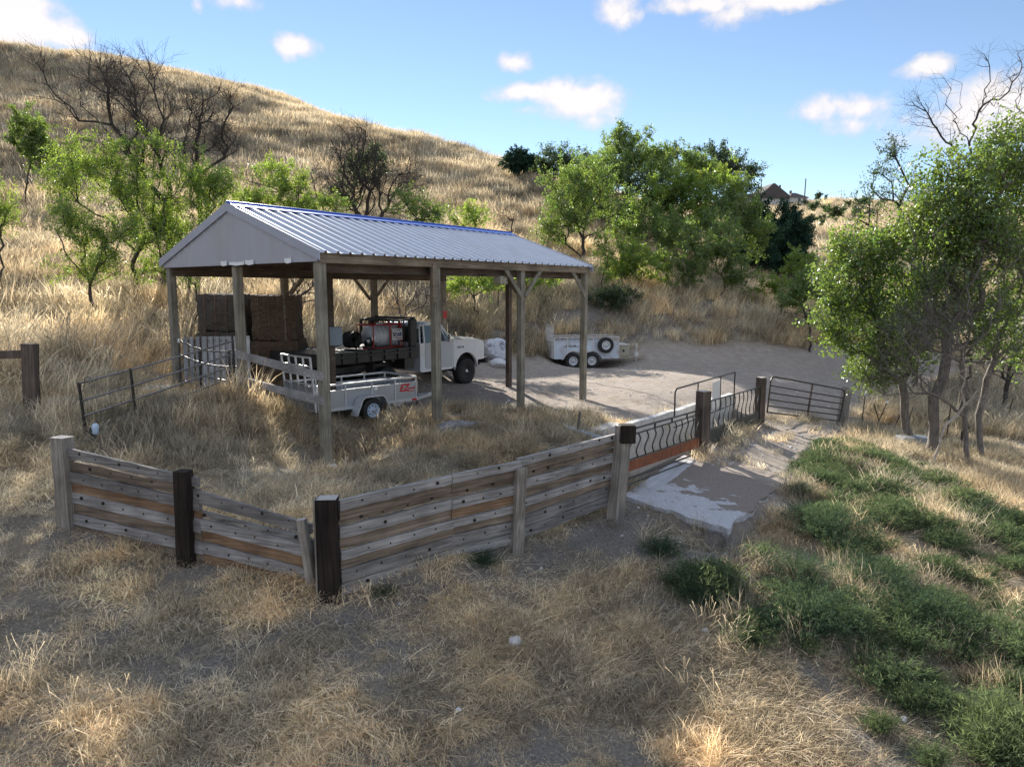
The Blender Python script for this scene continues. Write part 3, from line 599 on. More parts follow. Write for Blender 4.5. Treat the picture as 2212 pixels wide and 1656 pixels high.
M['concb'] = mat_simple('concrete_grey_block', (.30, .33, .37), .9, var=.15, scale=8, bump=.4, dirt=(.22, .20, .19), dirt_amt=.5)  # blue grey concrete of the loose blocks
M['pipe'] = mat_simple('pipe_dark', (.055, .05, .048), .42, metal=.5, var=.5, scale=18)
M['pipeg'] = mat_simple('pipe_grey', (.20, .19, .185), .38, metal=.7, var=.35, scale=18)
M['tubegate'] = mat_simple('tube_gate_brown', (.07, .055, .045), .45, metal=.3, var=.4, scale=12)
M['rust'] = mat_simple('rust_plate', (.24, .075, .03), .8, var=.4, scale=6, dirt=(.12, .04, .025), dirt_amt=.6)
M['plate'] = mat_simple('dark_plate', (.045, .052, .05), .6, var=.3, scale=5, dirt=(.1, .07, .05), dirt_amt=.4)
M['white'] = mat_simple('white_paint', (.74, .76, .79), .28, var=.03, scale=3, coat=.4, dirt=(.52, .50, .47), dirt_amt=.25)
M['whited'] = mat_simple('old_white_paint', (.60, .66, .74), .5, var=.07, scale=6, dirt=(.36, .30, .25), dirt_amt=.55)
M['whitef'] = mat_simple('white_frame', (.68, .67, .66), .5, var=.1, scale=12, dirt=(.33, .22, .15), dirt_amt=.5)
M['door'] = mat_simple('grey_door_paint', (.50, .52, .55), .35, var=.05, scale=3, dirt=(.42, .41, .40), dirt_amt=.4)
M['alu'] = mat_simple('aluminium_sheet', (.40, .42, .45), .38, metal=.55, var=.07, scale=5, dirt=(.46, .46, .47), dirt_amt=.3)
M['aluf'] = mat_simple('aluminium_frame', (.58, .59, .61), .4, metal=.5, var=.06, scale=9)
M['tan'] = mat_simple('tan_box_paint', (.40, .37, .29), .6, var=.12, scale=9, dirt=(.28, .23, .17), dirt_amt=.5)
M['black'] = mat_simple('black_steel', (.018, .019, .021), .45, var=.4, scale=7, dirt=(.07, .06, .055), dirt_amt=.5)
M['tyre'] = mat_simple('tyre_rubber', (.022, .022, .023), .85, var=.3, scale=30, dirt=(.08, .07, .06), dirt_amt=.5)
M['rim'] = mat_simple('rim_white', (.70, .72, .75), .4, var=.05, scale=20, dirt=(.45, .42, .38), dirt_amt=.3)
M['rimb'] = mat_simple('rim_blue_white', (.50, .62, .76), .4, var=.05, scale=20)
M['rimd'] = mat_simple('rim_dark', (.06, .06, .065), .4, metal=.5, var=.2, scale=20)
M['glass'] = mat_simple('window_glass', (.035, .05, .055), .06, var=.1, scale=2, spec=.8)
M['chrome'] = mat_simple('bright_metal', (.6, .6, .6), .18, metal=1, var=.05)
M['red'] = mat_simple('red_paint', (.42, .018, .016), .45, var=.15, scale=12)
M['redflat'] = mat_simple('red_decal', (.52, .02, .02), .5, var=.03)
M['navy'] = mat_simple('navy_decal', (.02, .04, .16), .5, var=.03)
M['blackdecal'] = mat_simple('black_decal', (.015, .015, .015), .5, var=.03)
M['whitedecal'] = mat_simple('white_decal', (.8, .8, .8), .5, var=.02)
M['tank'] = mat_simple('plastic_tank', (.55, .57, .60), .3, var=.1, scale=4, coat=.3)
M['elbox'] = mat_simple('electric_box', (.25, .31, .37), .5, var=.08)
M['hay'] = mat_simple('hay', (.12, .08, .052), .95, var=.6, scale=22, bump=1.0, dirt=(.27, .20, .14), dirt_amt=.5, stretch=(1, 1, 2.2))
M['hayd'] = mat_simple('old_hay', (.09, .075, .06), .95, var=.5, scale=24, bump=1.0, dirt=(.10, .08, .06), dirt_amt=.5, stretch=(1, 1, 2.2))
M['twine'] = mat_simple('twine', (.22, .11, .06), .8)
M['stone'] = mat_simple('white_stone', (.62, .62, .64), .8, var=.2, scale=14, bump=.4)
M['boulder'] = mat_simple('dappled_boulder', (.60, .62, .68), .85, var=.1, scale=9, bump=.8, dirt=(.06, .07, .10), dirt_amt=.95)  # dark blotches on white paint dappled light and shade onto the rock
M['log'] = mat_wood('bleached_log', (.16, .155, .16), (.38, .37, .37), 'x', 1.2)
M['shingle'] = mat_simple('shingle_roof', (.09, .075, .075), .9, var=.25, scale=3)
M['stucco'] = mat_simple('pale_wall', (.62, .60, .58), .9, var=.06)
M['amber'] = mat_simple('amber_lens', (.5, .17, .02), .2, var=.05)

# ------------------------------------------------------------------ open shed
def build_shed():
    rz = pi/2-YAW
    sh = thing('pole_barn', 'open sided pole barn with ribbed metal roof and blue ridge cap', 'shed', (E1.x, E1.y, 0), rz)
    hw = RW/2; sl_ = math.hypot(hw, RISE); x0, x1 = -.12, RL-.08
    def post(u, v, top, w=.17, mat='postwood', ext=0):
        g = S(u, v); zb = gz(g.x, g.y)-.35; b = MB(); b.box((-w/2, -w/2, zb), (w/2, w/2, top), 0, bev=.006)
        o = b.build('post', M[mat], sh, (u, v, 0)); return o
    us = [.03, 3.29, 6.64, 9.90]
    for i, u in enumerate(us):
        post(u, .12, EAVE-.10, .18 if i < 2 else .17)
        post(u, RW-.12, EAVE-.10, .17, 'beam' if i else 'postwood')
        if i == 1:   # scabbed-on cleat
            b = MB(); b.box((-.13, -.03, 3.05), (.0, .03, 3.95)); b.build('cleat', M['beam'], sh, (u-.09, .0, 0))
    post(.03, 3.1, EAVE-.25); post(9.9, 3.1, EAVE-.2, .16, 'brownpost'); post(2.55, 3.1, EAVE+.3, .12, 'beamd')
    # concrete collar at the feet
    for u in (us[0], us[2]):
        g = S(u, .12); z = gz(g.x, g.y); b = MB(); b.lathe([(z-.2, .23), (z+.05, .20), (z+.09, .12)], axis='z', n=12); b.build('footing', M['conc'], sh, (u, .12, 0))
    # eave beams (outer fascia + inner), both sides
    for v, d in ((.015, 1), (RW-.015, -1)):
        b = MB(); b.box((x0+.06, v-.022, EAVE-.24), (x1-.03, v+.022, EAVE-.025)); b.build('eave_beam', M['beam'], sh)
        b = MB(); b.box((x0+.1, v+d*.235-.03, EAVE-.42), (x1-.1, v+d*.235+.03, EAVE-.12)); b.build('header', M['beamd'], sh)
    # trusses: rafters + bottom chord + king post
    n = 9
    for i in range(n):
        u = .12+i*(RL-.45)/(n-1); b = MB()
        for s_ in (0, 1):
            a_ = (u, 0.05 if s_ == 0 else RW-.05, EAVE-.07); c_ = (u, hw, EAVE+RISE-.09); b.bar(a_, c_, .045, .13)
        b.bar((u, .2, EAVE-.12+.0), (u, RW-.2, EAVE-.12), .045, .14)
        b.bar((u, hw, EAVE-.06), (u, hw, EAVE+RISE-.1), .09, .045)
        b.bar((u, hw*.5, EAVE-.06), (u, hw-.1, EAVE+RISE-.2), .04, .09); b.bar((u, hw*1.5, EAVE-.06), (u, hw+.1, EAVE+RISE-.2), .04, .09)
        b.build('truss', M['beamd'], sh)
    b = MB()
    for k in range(1, 6):
        t = k/6
        for s_ in (0, 1):
            v = hw*t if s_ == 0 else RW-hw*t
            b.box((x0+.05, v-.045, EAVE+RISE*t-.09), (x1-.05, v+.045, EAVE+RISE*t-.045))
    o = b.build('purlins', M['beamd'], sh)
    # knee braces
    for (u, du) in ((us[2], -1), (us[2], 1), (us[3], -1)):
        b = MB(); b.bar((u+du*.08, .03, 3.18), (u+du*.82, .03, 3.92), .04, .12); b.build('knee_brace', M['postwood'], sh)
    for (u, du) in ((us[2], -1), (us[2], 1), (us[1], 1)):
        b = MB(); b.bar((u+du*.08, RW-.03, 3.05), (u+du*.85, RW-.03, 3.85), .04, .10); b.build('knee_brace', M['beam'], sh)
    for du, uu in ((1, us[2]),):
        b = MB(); b.bar((uu, .2, 3.25), (uu, .9, 3.93), .04, .1); b.build('knee_brace', M['beam'], sh)
    # ribbed sheets
    for side in (0, 1):
        b = MB(); prof = []; x = x0; sp = .305
        while x < x1-.02:
            for dx, dz in ((0, 0), (.10, 0), (.115, .045), (.16, .045), (.175, 0)):
                if x+dx <= x1: prof.append((x+dx, dz))
            # two stiffeners
            prof.append((min(x+.24, x1), .0)); x += sp
        prof.append((x1, 0)); vs = []; nP = len(prof)
        # slightly wavy sheets as laid on purlins
        for j in range(2):
            t = j; v = -.10+ (hw+.10)*t; z = EAVE-.012-(.10*RISE/hw)*(1-t)+RISE*t
            if side: v = RW-v
            for (px_, pz) in prof: vs.append((px_, v, z+pz))
            for (px_, pz) in prof: vs.append((px_, v, z+pz-.004))
        fs = []
        for i in range(nP-1):
            fs.append((i, i+1, 2*nP+i+1, 2*nP+i)); fs.append((nP+i+1, nP+i, 3*nP+i, 3*nP+i+1)); fs.append((i, nP+i, nP+i+1, i+1))
        b.add(vs, fs)
        # screw heads
        k = 0; x = x0+.14
        while x < x1-.1:
            for t in (.06, .24, .42, .6, .78):
                v = hw*t; z = EAVE+RISE*t+.014; v = RW-v if side else v; b.box((x-.004, v-.005, z-.012), (x+.004, v+.005, z-.006), 1)
            x += sp
        b.build('roof_sheet', [M['roof'], M['trim']], sh)
    # ridge cap
    b = MB(); e = .27; dz = e*RISE/hw; zr = EAVE+RISE+.045
    for sgn in (-1, 1):
        b.add([(x0-.01, hw, zr), (x1+.01, hw, zr), (x1+.01, hw+sgn*e, zr-dz), (x0-.01, hw+sgn*e, zr-dz), (x0-.01, hw, zr-.01), (x1+.01, hw, zr-.01), (x1+.01, hw+sgn*e, zr-dz-.02), (x0-.01, hw+sgn*e, zr-dz-.02)], [(0,1,2,3), (7,6,5,4), (3,2,6,7), (0,3,7,4), (1,5,6,2)])
    b.tube([(x0-.015, hw, zr+.005), (x1+.015, hw, zr+.005)], .022, 8)
    b.build('ridge_cap', M['blue'], sh)
    # gables
    for u, d, w in ((-.1, -1, 0), (RL-.1, 1, 1)):
        b = MB(); zb = EAVE-.215; n_ = 21; th = .02; xs_ = []
        v = .02
        while v < RW-.02:
            xs_ += [(v, 0), (v+.20, 0), (v+.205, .006), (v+.245, .006), (v+.26, 0)]; v += .305
        xs_ = [p for p in xs_ if p[0] < RW-.02]+[(RW-.02, 0)]
        top = lambda v: EAVE-.03+RISE*(1-abs(v-hw)/hw)-.02
        vs = []
        for (v, q) in xs_: vs += [(u+d*q, v, zb), (u+d*q, v, top(v)), (u+d*(q-.006), v, zb), (u+d*(q-.006), v, top(v))]
        fs = []
        for i in range(len(xs_)-1):
            a = 4*i; fs += [(a, a+4, a+5, a+1), (a+2, a+3, a+7, a+6)]
        b.add(vs, fs); b.build('gable_panel', M['siding'], sh)
        for s_ in (0, 1):
            b = MB(); va = -.10 if s_ == 0 else RW+.10; za = EAVE-.10*RISE/hw
            b.prism([(va, za+.03), (hw, EAVE+RISE+.03), (hw, EAVE+RISE-.16), (va, za-.16)], u+d*.022, u+d*.045, 'x')
            b.build('rake_trim', M['trim'], sh)
        b = MB(); b.box((u-.05*d-.02, .1, zb-.01), (u-.05*d+.02, RW-.1, zb+.12)); b.build('gable_girt', M['beamd'], sh)
    # torn wrap scraps under the front gable
    for v, w_, h_ in ((3.38, .13, .075), (2.35, .16, .07), (.95, .12, .07), (2.85, .30, .04)):
        b = MB(); zc = EAVE-.19
        b.add([(-.128, v-w_, zc-.03), (-.15, v, zc-.05), (-.13, v+w_, zc-.02), (-.126, v+w_, zc+h_), (-.138, v, zc+h_*.8), (-.127, v-w_, zc+h_), (-.125, v, zc)], [(0,1,4,5), (1,2,3,4), (0,5,6), (2,6,3)]); b.build('torn_wrap', M['whitedecal'], sh)
    # flood lamp on the right eave, junction box
    b = MB(); b.box((5.75, .10, 3.5), (6.05, .36, 3.72), bev=.02); b.lathe([(0, .09), (.1, .1), (.12, .06)], (5.9, .08, 3.6), 'y', 12); b.build('flood_lamp', M['tan'], sh)
    b = MB(); b.box((2.44, 2.86, 1.95), (2.72, 3.04, 2.42), bev=.015); b.box((2.47, 2.85, 2.02), (2.69, 2.862, 2.35)); b.build('electric_box', M['elbox'], sh)
    b = MB(); b.box((9.80, RW-.22, 2.35), (9.99, RW-.208, 2.62)); b.build('red_reflector', M['red'], sh)
    # two rails on the front gable between middle post and near post
    for z0_, z1_, m_, th in ((1.92, 1.62, 'bluplank', .17), (1.35, 1.12, 'bluplank', .15)):
        b = MB(); b.bar((-.085, 3.28, z0_), (-.085, .0, z1_), .045, th); b.build('gable_rail', M[m_], sh)
    return sh
build_shed()

# ------------------------------------------------------------------ plank fences
def plank_run(root, p0, p1, boards, seed, hset=(.22, .5, .8)):
    """boards: list of (z0_at_p0, z1_at_p0, z0_at_p1, z1_at_p1, material, upper_strip)"""
    g = random.Random(seed); d = Vector((p1[0]-p0[0], p1[1]-p0[1], 0)); L = d.length; ang = math.atan2(d.y, d.x)
    for (a0, a1, b0, b1, mt, off) in boards:
        n = 10; b = MB(); vs = []
        th = .045; up = (a1-a0)*.48
        wob = [g.uniform(-.006, .006) for _ in range(n+1)]
        def strip(lo, hi, y0, y1, mi):
            vs = []
            for i in range(n+1):
                t = i/n; zb = a0+(b0-a0)*t; h = (a1-a0)+((b1-b0)-(a1-a0))*t; z0 = zb+h*lo+wob[i]*.5; z1 = zb+h*hi+wob[n-i]*.5
                yy = off+wob[i]*1.2
                vs += [(L*t, y0+yy, z0), (L*t, y1+yy, z0), (L*t, y1+yy, z1), (L*t, y0+yy, z1)]
            fs = [(0,1,2,3), tuple(4*n+q for q in (3,2,1,0))]
            for i in range(n):
                for k in range(4): k2 = (k+1) % 4; fs.append((4*i+k, 4*i+k2, 4*i+4+k2, 4*i+4+k))
            b.add(vs, fs, mi)
        if mt[1]: strip(0, .5, -th/2, th/2, 1); strip(.5, 1, -th/2-.022, th/2-.004, 0)
        else: strip(0, 1, -th/2, th/2, 0)
        fr = -th/2-(.022 if mt[1] else 0)
        x = g.uniform(.15, .4)
        while x < L-.1:
            t = x/L; z = a0+(b0-a0)*t+(a1-a0)*(.76 if mt[1] else .6)+g.uniform(-.02, .02); r = g.choice([.011, .013, .013, .024])
            c = 8; b.add([(x+r*cos(2*pi*k/c), fr+off-.007, z+r*sin(2*pi*k/c)) for k in range(c)]+[(x+r*cos(2*pi*k/c), fr+off+.01, z+r*sin(2*pi*k/c)) for k in range(c)], [tuple(range(c))]+[(k, (k+1) % c, c+(k+1) % c, c+k) for k in range(c)], 2)
            x += g.uniform(.28, .42)
        o = b.build('plank', [M[mt[0]], M[mt[1] or mt[0]], M['bolt']], root, (p0[0], p0[1], 0)); o.rotation_euler = (0, 0, ang)
def fpost(root, name, x, y, z0, z1, w, d, mat, rz=0, lean=(0, 0), cap=True, rough=0):
    b = MB(); n = 5; vs = []
    g = random.Random(int(x*100)); 
    for i in range(n+1):
        t = i/n; zz = z0+(z1-z0)*t; k = 1-.04*t; j = lambda: g.uniform(-rough, rough)
        vs += [(-w/2*k+j(), -d/2*k+j(), zz), (w/2*k+j(), -d/2*k+j(), zz), (w/2*k+j(), d/2*k+j(), zz+(j() if i == n else 0)), (-w/2*k+j(), d/2*k+j(), zz)]
    fs = [(3,2,1,0)]
    for i in range(n):
        for k in range(4): k2 = (k+1) % 4; fs.append((4*i+k, 4*i+k2, 4*i+4+k2, 4*i+4+k))
    b.add(vs, fs, 0); b.add(vs[-4:], [(0,1,2,3)], 1)
    o = b.build(name, [M[mat], M['endgrain'] if cap else M[mat]], root, (x, y, 0)); o.rotation_euler = (lean[0], lean[1], rz); return o
def build_fences():
    K = Vector((-2.23, 8.2, 0)); FL = Vector((-6.34, 9.6, 0)); F2 = Vector((-4.39, 9.0, 0)); F4 = Vector((.04, 9.85, 0)); A = Vector((1.77, 11.25, 0))
    LE = Vector((-2.62, 8.45, 0))
    f = thing('plank_fence', 'grey and russet plank fence section left of the black corner post', 'fence', (0, 0, 0))
    g0 = .06; 
    bl = [(('bluplank', 'brnplank'), .98), (('bluplank', 'rustplank'), .66), (('bluplank', 'brnplank'), .33), (('bluplank', 'brnplank'), 0)]
    # bay 1: FL -> F2 ; tops 1.20 -> .92 etc (rising boards to the left)
    za = [-.12, .19, .50, .84]; zb = [-.30, -.01, .30, .60]
    rows = [(za[0], za[0]+.30, zb[0], zb[0]+.28, ('bluplank', 'brnplank'), 0), (za[1], za[1]+.31, zb[1], zb[1]+.30, ('bluplank', 'brnplank'), .0), (za[2], za[2]+.29, zb[2], zb[2]+.27, ('greyplank', 'rustplank'), .0),
            (.80, .945, .59, .72, ('brnplank', None), .01), (1.00, 1.13, .755, .875, ('greyplank', None), -.02)]
    plank_run(f, FL+Vector((.10, -.02, 0)), F2+Vector((.28, -.10, 0)), rows, 3)
    rows = [(-.42, -.28, -.60, -.47, ('bluplank', None), 0), (-.27, .03, -.46, -.17, ('bluplank', 'rustplank'), 0), (.045, .345, -.16, .14, ('bluplank', 'rustplank'), 0), (.36, .44, .15, .21, ('greyplank', None), .02), (.56, .74, .30, .43, ('greyplank', None), -.02)]
    plank_run(f, F2+Vector((.10, -.03, 0)), LE+Vector((.12, -.06, 0)), rows, 4)
    # short dark boards closing on the corner
    rows = [(-.5+.17*i, -.34+.17*i, -.5+.17*i, -.34+.17*i, ('greyplank', None), .02*(i % 2)) for i in range(4)]
    plank_run(f, LE+Vector((-.1, .12, 0)), K+Vector((-.1, .1, 0)), rows, 5)
    fpost(f, 'post', FL.x, FL.y, -.45, 1.28, .24, .20, 'greypost', -.3, (0, .0), rough=.008)
    fpost(f, 'post', F2.x+.06, F2.y-.12, -.7, .98, .20, .18, 'darkpost', -.25, (0, .02), False, rough=.012)
    fpost(f, 'post', LE.x+.08, LE.y-.16, -.9, .52, .11, .09, 'greypost', -.2, (0, -.13), True, rough=.006)
    f = thing('plank_fence', 'long grey plank fence section between black corner post and gates', 'fence', (0, 0, 0))
    mid = K.lerp(F4, .62)
    r1 = [(-.42, -.27, -.36, -.21, ('bluplank', None), 0), (-.255, -.085, -.20, -.03, ('greyplank', None), -.01), (-.07, .16, -.02, .20, ('bluplank', 'brnplank'), 0), (.18, .46, .215, .50, ('bluplank', 'brnplank'), .01), (.48, .545, .52, .585, ('brnplank', None), .03), (.55, .80, .595, .84, ('bluplank', 'brnplank'), -.01)]
    plank_run(f, K+Vector((.12, -.03, 0)), mid, r1, 6)
    r2 = [(-.36, -.20, -.33, -.18, ('bluplank', None), -.01), (-.19, -.01, -.165, .01, ('greyplank', None), -.03), (.0, .20, .03, .24, ('bluplank', 'brnplank'), -.02), (.22, .50, .26, .54, ('bluplank', 'rustplank'), -.02), (.52, .60, .56, .64, ('brnplank', None), .02), (.60, .85, .655, .89, ('bluplank', 'brnplank'), -.03)]
    plank_run(f, mid-Vector((.02, .0, 0)), F4+Vector((.06, -.02, 0)), r2, 7)
    r3 = [(-.34, -.18, -.20, -.05, ('greyplank', None), 0), (-.17, .02, -.04, .13, ('greyplank', None), .01), (.03, .27, .14, .37, ('bluplank', 'brnplank'), 0), (.29, .56, .39, .64, ('bluplank', 'brnplank'), .01), (.57, .66, .66, .74, ('brnplank', None), .03), (.67, .90, .77, .98, ('bluplank', 'brnplank'), -.01)]
    plank_run(f, F4+Vector((.02, .03, 0)), A+Vector((-.08, .02, 0)), r3, 8)
    fpost(f, 'corner_post', K.x, K.y-.06, -.75, .84, .24, .22, 'darkpost', .05, rough=.003, cap=True)
    b = MB(); b.box((-.12, -.10, -.7), (-.10, .12, .83)); b.build('pale_edge_strip', M['greypost'], f, (K.x-.03, K.y-.06, 0))
    fpost(f, 'post', F4.x+.04, F4.y-.1, -.75, .79, .17, .16, 'greypost', .5, (0, .05), rough=.018, cap=False)
    o = fpost(f, 'end_post', A.x-.02, A.y-.1, -.55, 1.12, .21, .2, 'greypost', .65, (0, .10), rough=.004)
    b = MB(); b.box((-.13, -.12, 0), (.13, .12, .3), bev=.02); b.build('post_cap_block', M['darkpost'], f, (A.x+.11, A.y-.1, .86))
build_fences()

# ------------------------------------------------------------------ gates along the loading ramp
def lerpv(a, b, t): return Vector(a).lerp(Vector(b), t)
def build_gates():
    P0 = Vector((A_.x+.10, A_.y+.12, 0)); P1 = Vector((B_.x-.1, B_.y-.12, 0)); Q0 = Vector((B_.x+.1, B_.y+.14, 0)); Q1 = Vector((C_.x-.07, C_.y-.12, 0))
    def W(p, z): return Vector((p.x, p.y, z))
    g = thing('ornamental_gate', 'iron gate with wavy balusters above a rust red plate', 'gate', (0, 0, 0), group='wavy iron gates beside the concrete slab')
    def frame(root, a, b, zt, zt2, zb, doublerail):
        m = MB()
        m.tube([W(a, zt[0]), W(b, zt[1])], .019); 
        if doublerail: m.tube([W(a, zt2[0]), W(b, zt2[1])], .015)
        m.tube([W(a, zb[0]), W(b, zb[1])], .015); m.tube([W(a, zt[0]), W(a, zb[0]-.2)], .017); m.tube([W(b, zt[1]), W(b, zb[1]-.2)], .017)
        if doublerail:
            for k in range(1, 9, 2):
                t = k/9; p = lerpv(a, b, t); z0 = zt2[0]+(zt2[1]-zt2[0])*t; z1 = zt[0]+(zt[1]-zt[0])*t; m.bar(W(p, z0), W(p, z1), .03, .03)
        m.build('frame', M['pipe'], root)
        return m
    zt = (1.0, .64); zt2 = (.90, .55); zb = (.48, .02); frame(g, P0, P1, zt, zt2, zb, True)
    d = (P1-P0).normalized()
    n = 11
    for k in range(n):
        t = (k+.6)/n; p = lerpv(P0, P1, t); z0 = zb[0]+(zb[1]-zb[0])*t; z1 = zt2[0]+(zt2[1]-zt2[0])*t; pts = []
        for i in range(9):
            s_ = i/8; off = .12*sin(2*pi*min(1, max(0, (s_-.05)/.9)))*(.75 if s_ < .5 else 1)
            q = p+d*(-off+.0); pts.append((q.x, q.y, z0+(z1-z0)*s_))
        m = MB(); m.tube(pts, .014, 6); m.build('baluster', M['pipe'], g)
    m = MB(); m.add([W(P0, zb[0]-.02), W(P1, zb[1]-.02), W(P1, -.22), W(P0, .28)]+[W(P0, zb[0]-.02)+Vector((.008, -.006, 0)), W(P1, zb[1]-.02)+Vector((.008, -.006, 0)), W(P1, -.22)+Vector((.008, -.006, 0)), W(P0, .28)+Vector((.008, -.006, 0))], [(0,1,2,3), (7,6,5,4), (0,4,5,1), (3,2,6,7)]); m.build('kick_plate', M['rust'], g)
    m = MB(); m.tube([W(P0, .16), W(P1, -.36)], .02); m.tube([W(P0, .05), W(P1, -.46)], .016); m.build('bottom_rails', M['pipe'], g)
    g = thing('ornamental_gate', 'iron gate with wavy balusters above a dark solid plate', 'gate', (0, 0, 0), group='wavy iron gates beside the concrete slab')
    zt = (.78, .52); zb = (.10, -.20); frame(g, Q0, Q1, zt, zt, zb, False); n = 12
    for k in range(n):
        t = (k+.6)/n; p = lerpv(Q0, Q1, t); z0 = zb[0]+(zb[1]-zb[0])*t; z1 = zt[0]+(zt[1]-zt[0])*t; pts = []
        for i in range(9):
            s_ = i/8; off = -.13*sin(2*pi*s_)*(.8 if s_ < .5 else 1) if 0 < s_ < 1 else 0
            q = p+d*off; pts.append((q.x, q.y, z0+(z1-z0)*s_))
        m = MB(); m.tube(pts, .014, 6); m.build('baluster', M['pipe'], g)
    m = MB(); e = Vector((.01, -.006, 0)); ps = [W(Q0, zb[0]-.02), W(Q1, zb[1]-.02), W(Q1, -.62), W(Q0, -.28)]; m.add(ps+[p+e for p in ps], [(0,1,2,3), (7,6,5,4), (0,4,5,1), (3,2,6,7)])
    for t in (.3, .62): p = lerpv(Q0, Q1, t); m.bar(W(p, -.4), W(p, .0), .05, .05)
    m.build('kick_plate', M['plate'], g)
    # posts
    for p, z0, z1, w, lb in ((B_, -.9, 1.06, .25, 'tall brown post between the two wavy iron gates'), (C_, -1.1, .80, .22, 'brown post between wavy iron gate and tube gate')):
        o = fpost(None, 'gate_post', p.x, p.y, z0, z1, w, w, 'brownpost', .5, rough=.004); tag(o, lb, 'post', 'heavy gate posts')
    o = fpost(None, 'gate_post', D_.x+.10, D_.y, -1.7, -.02, .26, .24, 'greypost', .5, (0, .16), rough=.01); tag(o, 'pale leaning post at the far end of the tube gate', 'post', 'heavy gate posts')
    # pipe panel behind the second gate, with a blank white sign
    g = thing('pipe_gate', 'dark pipe panel holding a blank white board behind the wavy gate', 'gate', (0, 0, 0)); off = Vector((-.62, .42, 0)); a = Q0+off; b = Q1+off*1.0
    m = MB(); zz = (1.02, .92)
    m.tube([W(a, .35), W(a, zz[0]-.08), W(lerpv(a, b, .02), zz[0]), W(b, zz[1]), W(b, -.2)], .02); m.tube([W(a, .1), W(b, -.05)], .017)
    for t in (.33, .72): p = lerpv(a, b, t); m.tube([W(p, -.3), W(p, zz[0]+(zz[1]-zz[0])*t)], .017)
    m.build('frame', M['pipe'], g)
    p = lerpv(a, b, .56); q = lerpv(a, b, .69); m = MB(); e = Vector((.02, -.013, 0))
    ps = [W(p, .12), W(q, .10), W(q, .86), W(p, .87)]; m.add([x+e for x in ps]+[x+e*1.5 for x in ps], [(0,1,2,3), (7,6,5,4), (0,4,5,1), (3,2,6,7), (1,5,6,2), (0,3,7,4)]); m.build('board', M['whitedecal'], g)
    # six bar tube gate
    g = thing('tube_gate', 'six bar brown tube gate closed across the dirt track', 'gate', (0, 0, 0))
    a = at(1657, 890, 20.7); b = at(1813, 909, 23.8); a2 = at(1666, 812, 20.7); b2 = at(1826, 842, 23.8)
    rot = [a, a.lerp(a2, .86), a.lerp(a2, .97)+(b-a)*.015, a2+(b2-a2)*.05, a2.lerp(b2, .95), b.lerp(b2, .97)+(a-b)*.015, b.lerp(b2, .86), b, a]
    m = MB(); m.tube(rot, .027, 8); m.build('outer_frame', M['tubegate'], g)
    for k in (.18, .36, .55, .74): m = MB(); m.tube([a.lerp(a2, k), b.lerp(b2, k)], .022, 8); m.build('bar', M['tubegate'], g)
    m = MB(); m.bar(a.lerp(b, .52), a2.lerp(b2, .52), .09, .03); m.build('centre_strap', M['tubegate'], g)
    # concrete wall, wing block, slab
    w = thing('concrete_wall', 'pale concrete retaining wall behind the wavy iron gates', 'wall', (0, 0, 0)); nrm = Vector((WALL1.y-WALL0.y, WALL0.x-WALL1.x, 0)).normalized()
    m = MB(); n = 12; vs = []
    for i in range(n+1):
        p = lerpv(WALL0-(WALL1-WALL0)*.04, WALL1, i/n); zt_ = .07+.02*sin(i*2.1); q = p+nrm*.16; vs += [(p.x, p.y, -1.7), (p.x, p.y, zt_), (q.x, q.y, zt_-.01), (q.x+nrm.x*.05, q.y+nrm.y*.05, -1.7)]
    fs = [(0,1,2,3), tuple(4*n+k for k in (3,2,1,0))]+[(4*i+k, 4*i+(k+1) % 4, 4*i+4+(k+1) % 4, 4*i+4+k) for i in range(n) for k in range(4)]; m.add(vs, fs)
    m.build('wall', M['conc'], w)
    p = WALL0-(WALL1-WALL0)*.04; q = at(1305, 940, 16.0)
    m = MB(); e = Vector((-.35, .55, 0)); d2 = Vector((-1.1, -1.0, 0))
    m.add([(p.x, p.y, .05), (p.x+d2.x, p.y+d2.y, -.02), (p.x+d2.x-.25, p.y+d2.y+.2, -.01), (p.x-.3, p.y+.25, .06)]+[(p.x, p.y, -.8), (p.x+d2.x, p.y+d2.y, -.8), (p.x+d2.x-.25, p.y+d2.y+.2, -.8), (p.x-.3, p.y+.25, -.8)], [(0,1,2,3), (7,6,5,4), (0,4,5,1), (1,5,6,2), (2,6,7,3), (3,7,4,0)]); m.build('wing_slab', M['conc'], w)
    a = at(1219, 930, 16.2); b = at(1312, 962, 15.3)
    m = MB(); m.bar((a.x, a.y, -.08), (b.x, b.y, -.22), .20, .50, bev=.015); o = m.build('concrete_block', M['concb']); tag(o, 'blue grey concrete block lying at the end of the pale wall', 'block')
    c = at(1243, 955, 15.9); m = MB(); m.tube([(c.x, c.y, -.3), (c.x+.1, c.y, .55)], .028, 6); o = m.build('steel_stake', M['pipeg']); tag(o, 'thin steel stake standing beside the concrete block', 'stake')
    # slab with a broken front edge and dirt over its back
    S4 = [p.copy() for p in slabP]; s_ = thing('concrete_slab', 'cracked white concrete slab with dirt over its back half', 'slab', (0, 0, 0))
    def slabpt(a, b): return S4[0].lerp(S4[1], a).lerp(S4[3].lerp(S4[2], a), b)
    nx, ny = 60, 50; vs = []; g_ = random.Random(5)
    for j in range(ny+1):
        for i in range(nx+1):
            p = slabpt(i/nx, j/ny); x_, y_ = p.x, p.y
            if j == 0: dlt = (fbm(x_, y_, 2.5, 3)*.25); x_ += dlt*.5; y_ += dlt
            if i == nx: x_ += fbm(x_, y_, 2.5, 3)*.3
            vs.append((x_, y_, p.z+fbm(x_, y_, 6, 2)*.012+max(0, fbm(x_, y_+3, 1.1, 3))*.10*(j/ny)))
